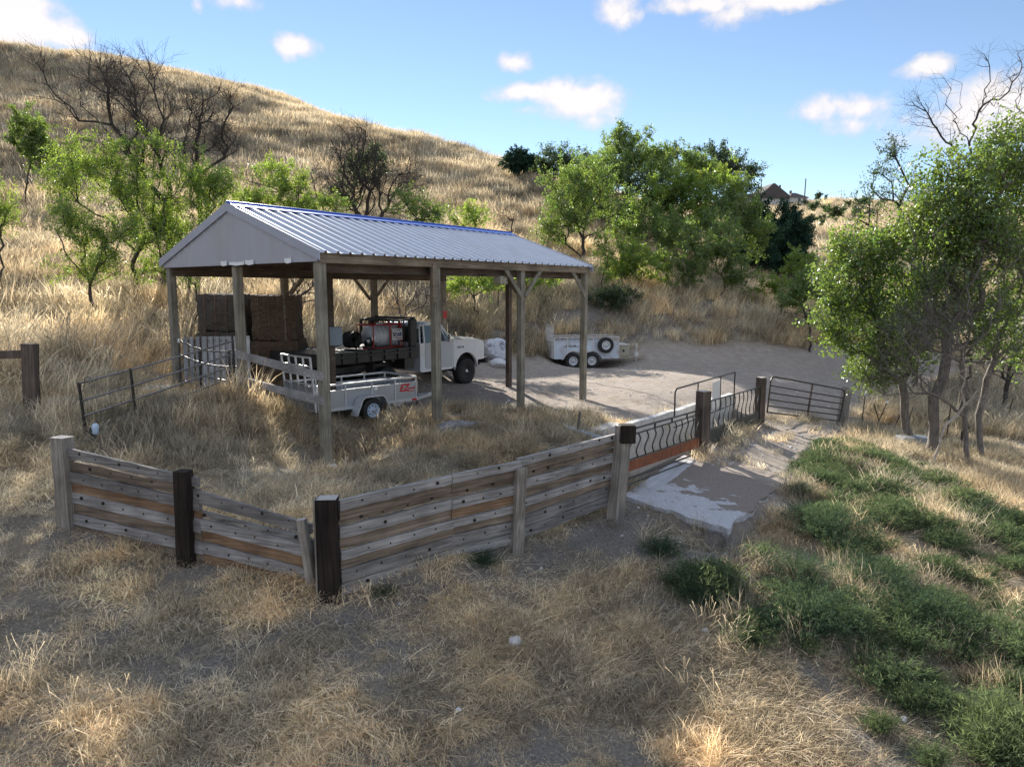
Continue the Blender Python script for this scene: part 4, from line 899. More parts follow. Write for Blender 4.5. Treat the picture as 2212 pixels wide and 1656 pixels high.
    N1 = len(vs); per = [i for i in range(nx+1)]+[(nx+1)*j+nx for j in range(1, ny+1)]+[(nx+1)*ny+i for i in range(nx-1, -1, -1)]+[(nx+1)*j for j in range(ny-1, 0, -1)]
    top = [(j*(nx+1)+i, j*(nx+1)+i+1, (j+1)*(nx+1)+i+1, (j+1)*(nx+1)+i) for j in range(ny) for i in range(nx)]
    lowv = []
    for r_, dz, pull in ((0, .10, .0), (1, .2, .09)):
        for k in per: v = vs[k]; cx_, cy_ = S4[0].lerp(S4[2], .5).xy; dx, dy = cx_-v[0], cy_-v[1]; l = math.hypot(dx, dy); pp = pull+g_.uniform(0, .015); lowv.append((v[0]+dx/l*pp, v[1]+dy/l*pp, v[2]-dz+g_.uniform(-.008, .008)))
    np_ = len(per); fs = list(top)
    for k in range(np_): k2 = (k+1) % np_; fs.append((per[k], N1+k, N1+k2, per[k2])); fs.append((N1+k, N1+np_+k, N1+np_+k2, N1+k2))
    mt, nt, o = new_mat('slab_surface'); N = nt.nodes.new; L = nt.links.new
    bs = N('ShaderNodeBsdfPrincipled'); bs.inputs['Roughness'].default_value = .9; L(bs.outputs[0], o.inputs[0]); tc = N('ShaderNodeTexCoord')
    def noise(s, d=6, r=.6):
        n = N('ShaderNodeTexNoise'); n.inputs['Scale'].default_value = s; n.inputs['Detail'].default_value = d; n.inputs['Roughness'].default_value = r; L(tc.outputs['Object'], n.inputs['Vector']); return n.outputs['Fac']
    def mr(f, a, b, c=0, d=1):
        r = N('ShaderNodeMapRange'); L(f, r.inputs[0]); r.inputs[1].default_value = a; r.inputs[2].default_value = b; r.inputs[3].default_value = c; r.inputs[4].default_value = d; return r.outputs[0]
    cr = N('ShaderNodeValToRGB'); L(noise(70, 4, .8), cr.inputs[0]); e = cr.color_ramp.elements; e[0].position = .36; e[0].color = (.16, .155, .16, 1); e[1].position = .58; e[1].color = (.64, .64, .67, 1)
    dr = N('ShaderNodeValToRGB'); L(noise(30, 8, .8), dr.inputs[0]); e = dr.color_ramp.elements; e[0].position = .3; e[0].color = (.12, .095, .08, 1); e[1].position = .7; e[1].color = (.33, .275, .235, 1)
    at_ = N('ShaderNodeAttribute'); at_.attribute_name = 'dirt'; ad = N('ShaderNodeMath'); ad.operation = 'ADD'; L(at_.outputs['Fac'], ad.inputs[0]); L(mr(noise(2.6, 6, .6), .3, .7, -.45, .45), ad.inputs[1])
    mx = N('ShaderNodeMix'); mx.data_type = 'RGBA'; L(mr(ad.outputs[0], .42, .56), mx.inputs[0]); L(cr.outputs[0], mx.inputs[6]); L(dr.outputs[0], mx.inputs[7]); L(mx.outputs[2], bs.inputs['Base Color'])
    bp = N('ShaderNodeBump'); bp.inputs['Strength'].default_value = .5; bp.inputs['Distance'].default_value = .015; L(noise(45, 6, .8), bp.inputs['Height']); L(bp.outputs[0], bs.inputs['Normal'])
    m = MB(); m.add(vs+lowv, fs); ob = m.build('slab', mt, s_); a_ = ob.data.attributes.new('dirt', 'FLOAT', 'POINT')
    vals = [min(1, max(0, (j/ny)*1.05+.40*(i/nx)*(j/ny)+.04-(.6 if (i/nx < .2) else 0))) for j in range(ny+1) for i in range(nx+1)]+[0]*len(lowv); a_.data.foreach_set('value', vals)
build_gates()

def pipe_things():
    # six-rail pipe gate left, running up to the middle post
    g = thing('pipe_gate', 'long leaning pipe gate running uphill from the left corner', 'gate', (0, 0, 0))
    tl, bl = at(170, 828, 12.9), at(190, 968, 12.9); tr, br = at(503, 737, 15.3), at(510, 850, 15.3)
    for k, (e0, e1) in enumerate(((0, 0), (.27, .24), (.50, .46), (.72, .68), (.90, .88), (1.0, 1.02))):
        m = MB(); a = tl.lerp(bl, e0); b = tr.lerp(br, e1); m.tube([a, a.lerp(b, .5)+Vector((0, 0, -.015)), b], .02, 8); m.build('rail', M['pipeg'], g)
    for t in (0, .30, .999):
        m = MB(); m.bar(tl.lerp(tr, t)+Vector((0, 0, .02)), bl.lerp(br, t), .055, .03); m.build('upright', M['pipe'], g)
    m = MB(); m.tube([tl+Vector((.1, 0, 0)), tl+Vector((.12, 0, .1)), tl+Vector((.2, 0, .14)), tl+Vector((.25, 0, .1))], .012, 6); m.build('latch_hook', M['pipeg'], g)
    m = MB(); c = at(207, 960, 12.7); m.tube([(c.x, c.y, .1), (c.x-.04, c.y, .82)], .05, 8); o = m.build('steel_post', M['plate']); tag(o, 'short steel post holding the left end of the pipe gate', 'post')
    m = MB(); c = at(206, 925, 12.63)
    m.lathe([(-.12, .02), (-.09, .06), (-.03, .055), (.02, .065), (.07, .05), (.1, .02)], tuple(c), 'z', 10); o = m.build('rag', M['rimb']); tag(o, 'pale blue rag tied round the short steel post', 'rag')
    # bent panel between left corner post and middle post
    g = thing('bent_pipe_panel', 'sagging grey pipe panel fixed between barn posts before the pallets', 'gate', (0, 0, 0))
    a = S(-.02, RW-.2); b = S(-.02, 3.25)
    for z0, z1, sg in ((2.15, 1.98, .14), (1.78, 1.60, .1), (1.42, 1.25, .06), (1.12, .95, .03), (.85, .72, 0)):
        m = MB(); pts = [Vector((a.x, a.y, z0)).lerp(Vector((b.x, b.y, z1)), t/6)-Vector((0, 0, sg*sin(pi*t/6)*1.1)) for t in range(7)]; m.tube(pts, .019, 8); m.build('rail', M['pipeg'], g)
    for t in (.42, .9):
        p = a.lerp(b, t); m = MB(); m.bar((p.x, p.y, .6), (p.x, p.y, 1.95), .05, .03); m.build('upright', M['pipe'], g)
    # pallets leaning
    def pallet(px, py, Y, rz, tilt, lb, grp):
        p = thing('pallet', lb, 'pallet', tuple(at(px, py, Y)), rz, grp); p.rotation_euler = (tilt, 0, rz)
        for i in range(8):
            m = MB(); m.box((i*.15-.6, -.012, 0), (i*.15-.5, .012, 1.35), bev=.003); m.build('slat', M['paleslat'], p)
        for z in (.08, .66, 1.22):
            m = MB(); m.box((-.61, .013, z), (.56, .10, z+.045)); m.build('stringer', M['greyplank'], p)
    M['paleslat'] = mat_wood('pale_slat', (.40, .39, .39), (.66, .65, .64), 'z', .6)
    pallet(452, 835, 18.4, .30, -.20, 'pale slatted pallet leaning left behind the sagging pipe panel', 'wooden pallets leaning beside the hay')
    pallet(494, 838, 17.9, .22, -.14, 'pale slatted pallet leaning nearest the middle barn post', 'wooden pallets leaning beside the hay')
    # hay stack: 2 columns of large bales
    def bale(x, y, z, w, d, h, mat, rz, lb):
        me = bpy.data.meshes.new('hay_bale'); import bmesh
        bm = bmesh.new(); bmesh.ops.create_cube(bm, size=1); bmesh.ops.scale(bm, vec=(w, d, h), verts=bm.verts); bmesh.ops.subdivide_edges(bm, edges=bm.edges, cuts=14, use_grid_fill=True)
        for v in bm.verts:
            q = v.co; r = min(w/2-abs(q.x), d/2-abs(q.y)) if abs(abs(q.z)-h/2) < .01 else 1
            f1 = float(fbm(q.x*3+x*7+q.y*2, q.z*3+q.y*3, 1.5, 3)); v.co += v.co.normalized()*f1*.14
            e = (abs(q.x)/(w/2))**8+(abs(q.y)/(d/2))**8+(abs(q.z)/(h/2))**8
            if e > 1.3: v.co *= .975
        bm.to_mesh(me); bm.free(); me.materials.append(M[mat]); o = bpy.data.objects.new('hay_bale', me)
        r = thing('hay_bale', lb, 'hay bale', (x, y, z+h/2), rz, 'stacked hay bales'); C.objects.link(o); o.name = 'hay_block'; o.parent = r
        for k in range(4):
            m = MB(); xx = (k-1.5)*w/4.6; m.tube([(xx, -d/2-.02, -h/2), (xx, -d/2-.035, 0), (xx, -d/2-.02, h/2+.01), (xx, 0, h/2+.015)], .008, 5); m.build('twine', M['twine'], r)
    c = at(520, 760, 20.6); zb = gz(c.x, c.y)
    bx = at(455, 700, 20.9); bz = gz(bx.x, bx.y)
    q0 = at(590, 740, 20.2); z0 = gz(q0.x, q0.y)-.05
    H_ = (3.22-z0)/2
    bale(q0.x, q0.y+.6, z0, 1.35, 1.6, H_, 'hay', .12, 'russet hay bale at the bottom right of the stack'); bale(q0.x-.03, q0.y+.62, z0+H_, 1.25, 1.5, H_, 'hay', .15, 'russet hay bale on top right of the stack')
    q1 = at(480, 740, 20.6); z1 = gz(q1.x, q1.y)-.05; H2 = (3.24-z1)/2
    bale(q1.x, q1.y+.6, z1, 1.5, 1.6, H2, 'hayd', .1, 'dark old hay bale at the bottom left behind the pallets'); bale(q1.x+.03, q1.y+.6, z1+H2, 1.42, 1.5, H2, 'hayd', .06, 'dark old hay bale on top left of the stack')
pipe_things()

# ------------------------------------------------------------------ vehicles
def wheel(parent, x, y, z, r, w, rimr, rimmat, name='wheel', side=-1, holes=8, axis_rot=None, hubr=.05):
    """tyre + rim; axle along local y, outer face towards side*y"""
    m = MB(); w2 = w/2; s_ = side
    pr = [(-w2*.7, rimr), (-w2*.98, rimr*1.06), (-w2, r*.80), (-w2*.88, r*.94), (-w2*.6, r*.992), (0, r), (w2*.6, r*.992), (w2*.88, r*.94), (w2, r*.80), (w2*.98, rimr*1.06), (w2*.7, rimr), (-w2*.7, rimr)]
    m.lathe(pr, n=40)
    for k in range(34):           # tread lugs
        a = 2*pi*k/34; c_, q_ = cos(a), sin(a)
        M_ = Matrix(((c_, 0, -q_, 0), (0, 1, 0, 0), (q_, 0, c_, 0), (0, 0, 0, 1)))
        for yy in (-.62, .0, .62): m.box((r*.975, yy*w2-w2*.24, -.018+(.02 if yy == 0 else 0)), (r*1.012, yy*w2+w2*.24, .018+(.02 if yy == 0 else 0)), 0, M_)
    t = m.build(name, M['tyre'], parent, (x, y, z)); 
    m = MB(); o = s_*w2
    m.lathe([(o*.72, rimr*1.0), (o*.92, rimr*1.02), (o*.90, rimr*.93), (o*.55, rimr*.86), (o*.42, rimr*.80), (o*.50, rimr*.45), (o*.62, rimr*.30), (o*.62, 0)], n=32)
    ro = m.build('rim', M[rimmat], t)
    m = MB(); 
    for k in range(holes):
        a = 2*pi*k/holes; rr = rimr*.62; hx, hz = rr*cos(a), rr*sin(a); c = 10; yy = o*.50+s_*.004
        m.add([(hx+rimr*.10*cos(2*pi*j/c), yy, hz+rimr*.10*sin(2*pi*j/c)) for j in range(c)]+[(hx+rimr*.10*cos(2*pi*j/c), yy-s_*.02, hz+rimr*.10*sin(2*pi*j/c)) for j in range(c)], [tuple(range(c))]+[(j, (j+1) % c, c+(j+1) % c, c+j) for j in range(c)])
    m.lathe([(o*.6, hubr*1.1), (o*.95, hubr), (o*1.0, hubr*.5), (o*1.0, 0)], n=14, mi=1)
    for k in range(5): a = 2*pi*k/5; m.lathe([(o*.62, .012), (o*.72, .01), (o*.73, 0)], (rimr*.36*cos(a), 0, rimr*.36*sin(a)), n=6, mi=1)
    m.build('hub', [M['bolt'], M['chrome']], ro)
    return t
def build_truck():
    nw = at(1003, 831, 23.7); fa = nw+V*.86; gzz = gz(nw.x, nw.y)
    t = thing('pickup_truck', 'white old flatbed pickup truck with grey door parked inside the shed', 'pickup truck', (fa.x, fa.y, gzz+.0), pi/2-YAW)
    r = .45
    for x in (0, -3.6):
        for s_ in (-1, 1): wheel(t, x, s_*.84, r-.02, r, .32, .205, 'rimd', side=s_, hubr=.065)
    def side_panel(poly, y, th, mat, name, mi=0, bev=.012, arch=None):
        for s_ in (-1, 1):
            m = MB(); m.prism(poly, s_*y, s_*(y-th)); m.build(name, M[mat], t, bevel=bev)
    # front clip: fender with wheel arch
    arch = [(.56*cos(a), .52+.56*sin(a)) for a in [pi*k/10 for k in range(11)]]
    fend = [(.92, .80), (.93, 1.28), (.86, 1.44), (.4, 1.50), (-.66, 1.55), (-.66, .62), (-.56, .62)]+[p for p in reversed(arch)]+[(.58, .78)]
    side_panel(fend, .98, .10, 'white', 'fender')
    m = MB(); vs = []      # hood: crowned sheet
    ny = 8
    for (x, z) in ((.90, 1.38), (.84, 1.47), (.4, 1.525), (-.1, 1.555), (-.68, 1.585)):
        for j in range(ny+1): y = (j/ny*2-1)*.93; vs.append((x, y, z+.045*(1-(y/.93)**4)+(.025 if abs(y) < .5 else 0)-.02))
    n = ny+1; fs = [(i*n+j, i*n+j+1, (i+1)*n+j+1, (i+1)*n+j) for i in range(4) for j in range(ny)]; m.add(vs, fs, 0, True); m.add([(x, y, z-.05) for x, y, z in vs], fs); m.build('hood', M['white'], t)
    m = MB(); m.box((.82, -.90, .82), (.90, .90, 1.40), 0, bev=.02); m.build('grille', M['black'], t)
    for s_ in (-1, 1):
        m = MB(); m.lathe([(.90, .11), (.925, .10), (.93, 0)], (0, s_*.70, 1.22), 'x', 18); m.build('headlight', M['glass'], t)
        m = MB(); m.box((.90, s_*.70-.12, 1.0), (.92, s_*.70+.12, 1.07)); m.build('turn_signal', M['amber'], t)
    m = MB(); m.box((.98, -1.0, .62), (1.14, 1.0, .84), bev=.03); m.box((.6, -.4, .6), (1.0, -.3, .72)); m.box((.6, .3, .6), (1.0, .4, .72)); m.build('front_bumper', M['black'], t)
    m = MB(); m.box((1.12, -.35, .50), (1.5, .35, .62), bev=.03); m.tube([(1.2, -.3, .62), (1.35, -.3, .7), (1.35, .3, .7), (1.2, .3, .62)], .03); m.build('winch', M['black'], t)
    # cab lower + pillars
    low = [(-.66, .60), (-.66, 1.53), (-2.20, 1.50), (-2.20, .62), (-2.12, .57), (-.75, .57)]
    side_panel(low, .965, .10, 'white', 'cab_side')
    door = [(-.70, .66), (-.70, 1.53), (-1.98, 1.50), (-1.98, .72), (-1.90, .66)]
    side_panel(door, .978, .03, 'door', 'door', bev=.01)
    for s_ in (-1, 1):
        m = MB(); m.box((-1.88, min(s_*.98, s_*1.0), 1.30), (-1.72, max(s_*.98, s_*1.0), 1.34), bev=.008); m.build('door_handle', M['chrome'], t)
        ps = [((-.72, .93, 1.53), (-1.18, .84, 2.08)), ((-1.98, .93, 1.50), (-1.96, .85, 2.08)), ((-2.17, .93, 1.50), (-2.10, .84, 2.08))]
        m = MB()
        for a, b in ps: m.bar((a[0], s_*a[1], a[2]), (b[0], s_*b[1], b[2]), .05, .07)
        m.bar((-.95, s_*.92, 1.53), (-1.20, s_*.86, 2.05), .015, .03); m.build('pillars', M['white'], t)
        m = MB(); ya = s_*.925; yb = s_*.85; m.add([(-.78, ya, 1.53), (-1.94, ya, 1.51), (-1.93, yb, 2.06), (-1.22, yb, 2.06)], [(0,1,2,3)]); o = m.build('side_window', M['glass'], t); sm = o.modifiers.new('thick', 'SOLIDIFY'); sm.thickness = .006
        m = MB(); m.box((-.98, s_*1.08-.05, 1.50), (-.92, s_*1.08+.05, 1.76), bev=.015); m.tube([(-.85, s_*.95, 1.45), (-.93, s_*1.08, 1.55)], .01, 6); m.tube([(-.85, s_*.94, 1.75), (-.93, s_*1.08, 1.72)], .01, 6); m.build('mirror', M['chrome'], t)
    m = MB(); m.add([(-.70, -.90, 1.56), (-.70, .90, 1.56), (-1.17, .80, 2.06), (-1.17, -.80, 2.06)], [(0,1,2,3)]); o = m.build('windshield', M['glass'], t); sm = o.modifiers.new('thick', 'SOLIDIFY'); sm.thickness = .006
    m = MB(); m.add([(-2.17, -.90, 1.52), (-2.17, .90, 1.52), (-2.11, .82, 2.06), (-2.11, -.82, 2.06)], [(0,1,2,3)]); m.build('rear_window', M['glass'], t)
    m = MB(); m.box((-.76, -.93, .9), (-.70, .93, 1.55)); m.box((-2.2, -.93, .6), (-2.14, .93, 1.52)); m.box((-2.15, -.9, .6), (-.7, .9, .68)); m.build('cab_shell', M['white'], t)
    m = MB(); vs = []
    for (x, z, w_) in ((-1.14, 2.07, .80), (-1.25, 2.12, .84), (-1.7, 2.15, .86), (-2.08, 2.13, .85), (-2.16, 2.05, .83)):
        for j in range(ny+1): q = j/ny*2-1; vs.append((x, q*w_, z+.03-.07*abs(q)**5))
    m.add(vs, fs, 0, True); m.add([(x, y, z-.06) for x, y, z in vs], fs)
    for i in range(4):
        for j in (0, ny): a = i*n+j; b = a+n; m.add([vs[a], vs[b], (vs[b][0], vs[b][1], vs[b][2]-.06), (vs[a][0], vs[a][1], vs[a][2]-.06)], [(0,1,2,3)])
    m.build('cab_roof', M['white'], t)
    m = MB(); m.box((-1.5, -.7, .9), (-1.0, .7, 1.15)); m.box((-1.9, -.75, .8), (-1.6, .75, 1.6), bev=.05); m.build('bench_seat', M['blackdecal'], t)
    m = MB(); m.tube([(-.45, -.85, 1.56), (-.43, -.86, 2.0)], .005, 5); m.build('antenna', M['black'], t)
    M_ = Matrix.Translation((-.30, -.984, 1.27))@Matrix.Rotation(pi/2, 4, 'X')
    text_mesh('fender_badge', 'RAM 250', .085, M['blackdecal'], M_, t, .004)
    # flatbed
    m = MB(); m.box((-6.15, -1.08, 1.36), (-2.42, 1.08, 1.42))
    for s_ in (-1, 1):
        y0, y1 = sorted((s_*1.08, s_*1.14)); m.box((-6.15, y0, 1.10), (-2.42, y1, 1.44), bev=.01)
        x = -5.9
        while x < -2.5: y2, y3 = sorted((s_*1.14, s_*1.19)); m.box((x-.03, y2, 1.12), (x+.03, y3, 1.40)); x += .52
        y4, y5 = sorted((s_*1.20, s_*1.215)); m.box((-6.0, y4, 1.28), (-2.5, y5, 1.33))
    m.box((-6.21, -1.1, 1.08), (-6.15, 1.1, 1.44)); m.build('flatbed', M['black'], t)
    m = MB(); m.box((-6.0, -.45, .75), (.6, -.36, .93)); m.box((-6.0, .36, .75), (.6, .45, .93))
    for x in (-5.5, -4.2, -2.8, -1.2): m.box((x, -.4, .8), (x+.08, .4, .9))
    m.box((-3.65, -.8, .38), (-3.55, .8, .50)); m.box((-.05, -.8, .38), (.05, .8, .50)); m.lathe([(-.16, .12), (0, .18), (.16, .12)], (-3.6, .05, .44), 'y', 12)
    m.box((-2.9, -1.0, .75), (-2.5, -.55, 1.08)); m.build('chassis', M['black'], t)
    for s_ in (-1, 1):
        m = MB(); m.box((-4.22, s_*.9-.16, .5), (-4.20, s_*.9+.16, 1.08)); m.build('mud_flap', M['tyre'], t)
    # headache rack
    m = MB()
    for s_ in (-1, 1): m.bar((-2.42, s_*.95, 1.42), (-2.42, s_*.88, 2.30), .12, .10); m.bar((-2.42, s_*.88, 2.28), (-3.0, s_*.88, 2.24), .06, .06)
    m.bar((-2.42, -.93, 2.30), (-2.42, .93, 2.30), .12, .09); m.bar((-2.98, -.9, 2.24), (-2.98, .9, 2.24), .06, .06); m.bar((-2.7, -.9, 2.26), (-2.7, .9, 2.26), .04, .04)
    m.bar((-3.0, .88, 2.24), (-3.0, .88, 1.44), .06, .06)
    for k in range(-3, 4): m.bar((-2.42, k*.24, 1.42), (-2.42, k*.24, 2.28), .03, .03)
    m.box((-2.62, -1.0, 1.42), (-2.34, -.86, 2.27), bev=.02); m.box((-2.62, .86, 1.42), (-2.34, 1.0, 2.27), bev=.02); m.build('headache_rack', M['black'], t)
    return t
truck = build_truck()
def build_sprayer():
    t = truck; base = t.location; sprs = .84
    s_ = thing('water_tank_sprayer', 'translucent water tank in red frame on the truck bed with hose reel', 'sprayer', tuple(Vector(base)+U*-3.42+V*-.25+Vector((0, 0, 1.40))), pi/2-YAW)
    m = MB(); r_ = .40; pr = [(-.66, 0), (-.66, .2), (-.62, .33), (-.54, r_)]
    x = -.5
    while x < .5: pr += [(x, r_), (x+.05, r_+.015), (x+.14, r_+.015), (x+.17, r_-.01)]; x += .19
    pr += [(.54, r_), (.62, .33), (.66, .2), (.66, 0)]
    m.lathe(pr, (0.25, 0, .44), 'x', 30); m.lathe([(.80, .14), (.90, .14), (.92, .1), (.92, 0)], (.25, 0, 0), 'z', 16); m.build('tank', M['tank'], s_)
    m = MB()
    for y in (-.44, .44):
        m.tube([(-.45, y, 0), (-.45, y, .86), (.92, y, .86), (.92, y, 0)], .028, 8); m.bar((-.9, y, .03), (.95, y, .03), .05, .06)
    for x in (-.45, .92): m.tube([(x, -.44, .86), (x, .44, .86)], .028, 8); m.bar((x, -.44, .03), (x, .44, .03), .05, .06)
    m.bar((.35, -.45, .03), (.35, -.45, .86), .05, .04); m.bar((.93, -.44, .86), (.93, -.44, 1.0), .03, .03)
    m.bar((.95, -.3, .2), (.95, -.3, 1.05), .1, .02); m.bar((.95, .3, .2), (.95, .3, 1.05), .1, .02); m.bar((.95, -.42, 1.02), (.95, .42, 1.02), .12, .04)
    m.build('red_frame', M['red'], s_)
    m = MB(); m.box((.42, -.475, .28), (.92, -.465, .70)); m.build('sign_plate', M['whitedecal'], s_)
    R_ = Matrix.Rotation(pi/2, 4, 'X')
    text_mesh('sign_text', 'STAR', .185, M['navy'], Matrix.Translation((.67, -.480, .48))@R_, s_, .003, .0, .006)
    text_mesh('sign_small_text', 'RHOMARK', .065, M['blackdecal'], Matrix.Translation((.67, -.480, .64))@R_, s_, .002)
    m = MB(); m.box((.46, -.479, .335), (.60, -.476, .36)); m.box((.64, -.479, .335), (.88, -.476, .36)); m.build('sign_red_bar', M['redflat'], s_)
    m = MB(); m.lathe([(-.20, .30), (-.18, .30), (-.17, .12), (.17, .12), (.18, .30), (.20, .30), (.20, 0)], (-1.02, .05, .36), 'y', 26); m.lathe([(-.205, .06), (-.25, .06)], (-1.02, .05, .36), 'y', 10); m.bar((-1.02, -.18, 0), (-1.02, -.18, .36), .04, .04); m.build('hose_reel', M['black'], s_)
    m = MB()
    for k in range(9): a = -.14+k*.035; m.tube([(-1.02+.255*cos(q*2*pi/20), .05+a, .36+.255*sin(q*2*pi/20)) for q in range(21)], .018, 6, cap=False)
    m.build('hose', M['tyre'], s_)
    m = MB(); m.lathe([(-.16, .10), (.16, .10), (.16, 0)], (-.55, -.32, .22), 'x', 14); m.box((-.75, -.42, .03), (-.45, -.2, .12)); m.box((-.62, -.42, .3), (-.42, -.24, .42), bev=.02); m.tube([(-.45, -.3, .2), (-.3, -.4, .1), (-.2, -.3, .25)], .02); m.tube([(-.7, -.3, .1), (-.85, -.42, .05), (-.7, -.5, .04), (-.4, -.48, .03)], .012); m.build('pump_engine', M['black'], s_)
    m = MB(); m.box((-.52, -.44, .32), (-.34, -.38, .46), bev=.01); m.lathe([(0, .06), (.05, .06), (.05, 0)], (-.7, -.47, .32), 'y', 12); m.build('fuel_can', M['whitedecal'], s_)
    s_.scale = (sprs, sprs, sprs)
    m = MB(); m.tube([(.3, -.48, .75), (.65, -.50, .35), (.98, -.50, .04)], .012, 6); m.build('tie_strap', M['tan'], s_)
build_sprayer()

def build_trailer_small():
    w = at(803, 906, 16.9); hd = R(45); rz = pi/2-hd; g = gz(w.x, w.y); f = Vector((sin(hd), cos(hd), 0)); lf = Vector((-cos(hd), sin(hd), 0)); c = Vector((w.x, w.y, 0))+lf*.88
    t = thing('utility_trailer', 'silver aluminium utility trailer with red lettering parked in the shed', 'trailer', (c.x, c.y, g), rz)
    z0, z1 = .40, .99; X0, X1, Wd = -1.36, 1.52, .70
    for s_ in (-1, 1): wheel(t, 0, s_*.88, .30, .30, .20, .175, 'rimb', side=s_, hubr=.035)
    for s_ in (-1, 1):
        m = MB(); y0, y1 = sorted((s_*Wd, s_*(Wd-.012))); m.box((X0, y0, z0+.03), (X1, y1, z1-.14)); m.build('side_panel', M['alu'], t)
        m = MB(); m.bar((X0, s_*Wd, z1), (X1, s_*Wd, z1), .04, .045); m.bar((X0, s_*Wd, z0), (X1, s_*Wd, z0), .05, .07)
        for x in (X0+.02, X0+.75, X0+1.5, X0+2.2, X1-.02): m.bar((x, s_*(Wd+.004), z0), (x, s_*(Wd+.004), z1), .035, .035)
        m.bar((X0, s_*Wd, z1-.14), (X1, s_*Wd, z1-.14), .03, .02); m.build('side_frame', M['aluf'], t)
        m = MB(); a = [(-.50, .22), (-.33, .60), (-.25, .66), (.25, .66), (.33, .60), (.50, .22)]
        for i in range(5):
            (xa, za), (xb, zb) = a[i], a[i+1]; m.add([(xa, s_*.72, za), (xb, s_*.72, zb), (xb, s_*1.02, zb), (xa, s_*1.02, za), (xa, s_*.72, za-.012), (xb, s_*.72, zb-.012), (xb, s_*1.02, zb-.012), (xa, s_*1.02, za-.012)], [(0,1,2,3), (7,6,5,4), (2,6,7,3)])
            m.bar((xa, s_*1.02, za), (xb, s_*1.02, zb), .02, .035)
        m.build('mudguard', M['aluf'], t)
        m = MB(); m.box((X1-.16, min(s_*(Wd+.02), s_*(Wd+.035)), z0-.03), (X1-.02, max(s_*(Wd+.02), s_*(Wd+.035)), z0+.03)); m.build('side_marker', M['redflat'], t)
    m = MB(); m.box((X0, -Wd, z0-.02), (X1, Wd, z0+.02)); m.build('floor', M['alu'], t)
    m = MB(); m.box((X1-.012, -Wd, z0+.03), (X1, Wd, z1-.12)); m.build('front_panel', M['alu'], t)
    m = MB(); m.bar((X1, -Wd, z1), (X1, Wd, z1), .04, .045); m.bar((X1, 0, z0), (X1, 0, z1), .03, .03); m.build('front_rail', M['aluf'], t)
    m = MB(); m.bar((X1-.3, -.6, z0-.06), (X1+1.0, 0, z0-.06), .07, .08); m.bar((X1-.3, .6, z0-.06), (X1+1.0, 0, z0-.06), .07, .08); m.box((X1+.9, -.05, z0-.09), (X1+1.12, .05, z0+.0)); m.build('tongue', M['aluf'], t)
    m = MB(); m.tube([(X1+.62, .1, .05), (X1+.62, .1, .78)], .028); m.tube([(X1+.62, .1, .76), (X1+.62, -.1, .80)], .012); m.build('jack', M['chrome'], t)
    m = MB(); m.box((-.05, -.85, .27), (.05, .85, .33)); m.build('axle', M['black'], t)
    m = MB(); m.prism([(.75, .40), (1.25, .40), (1.0, .26), (.86, .26)], -.66, -.62); m.build('step_bracket', M['aluf'], t)
    # upright ramp
    m = MB(); xr = X0-.05; zt = 1.68
    for y in (-.70, -.35, 0, .35, .70): m.bar((xr, y, z0), (xr-.10, y, zt), .04, .04)
    for k in range(7): z = z0+(zt-z0)*k/6; m.bar((xr-.10*k/6, -.70, z), (xr-.10*k/6, .70, z), .035, .035)
    m.build('ramp_gate', M['aluf'], t)
    m = MB(); m.add([(xr+.012, -.68, z0+.02), (xr+.012, .68, z0+.02), (xr+.012-.06, .68, z0+.6), (xr+.012-.06, -.68, z0+.6)], [(0,1,2,3)]); o = m.build('ramp_mesh', M['alu'], t); o.modifiers.new('t', 'SOLIDIFY').thickness = .004
    R_ = Matrix.Rotation(pi/2, 4, 'X')
    text_mesh('letters', 'EZ', .25, M['redflat'], Matrix.Translation((1.12, -Wd-.004, .72))@R_, t, .003, .3, .009)
    text_mesh('letters', 'HAULER', .062, M['redflat'], Matrix.Translation((1.36, -Wd-.004, .70))@R_, t, .002, .2, .003)
    m = MB(); m.box((1.24, -Wd-.004, .615), (1.46, -Wd-.001, .635)); m.build('red_stripe', M['redflat'], t)
    m = MB(); m.box((.22, -Wd-.004, .76), (.32, -Wd-.001, .84)); m.build('paper_label', M['whitedecal'], t)
build_trailer_small()
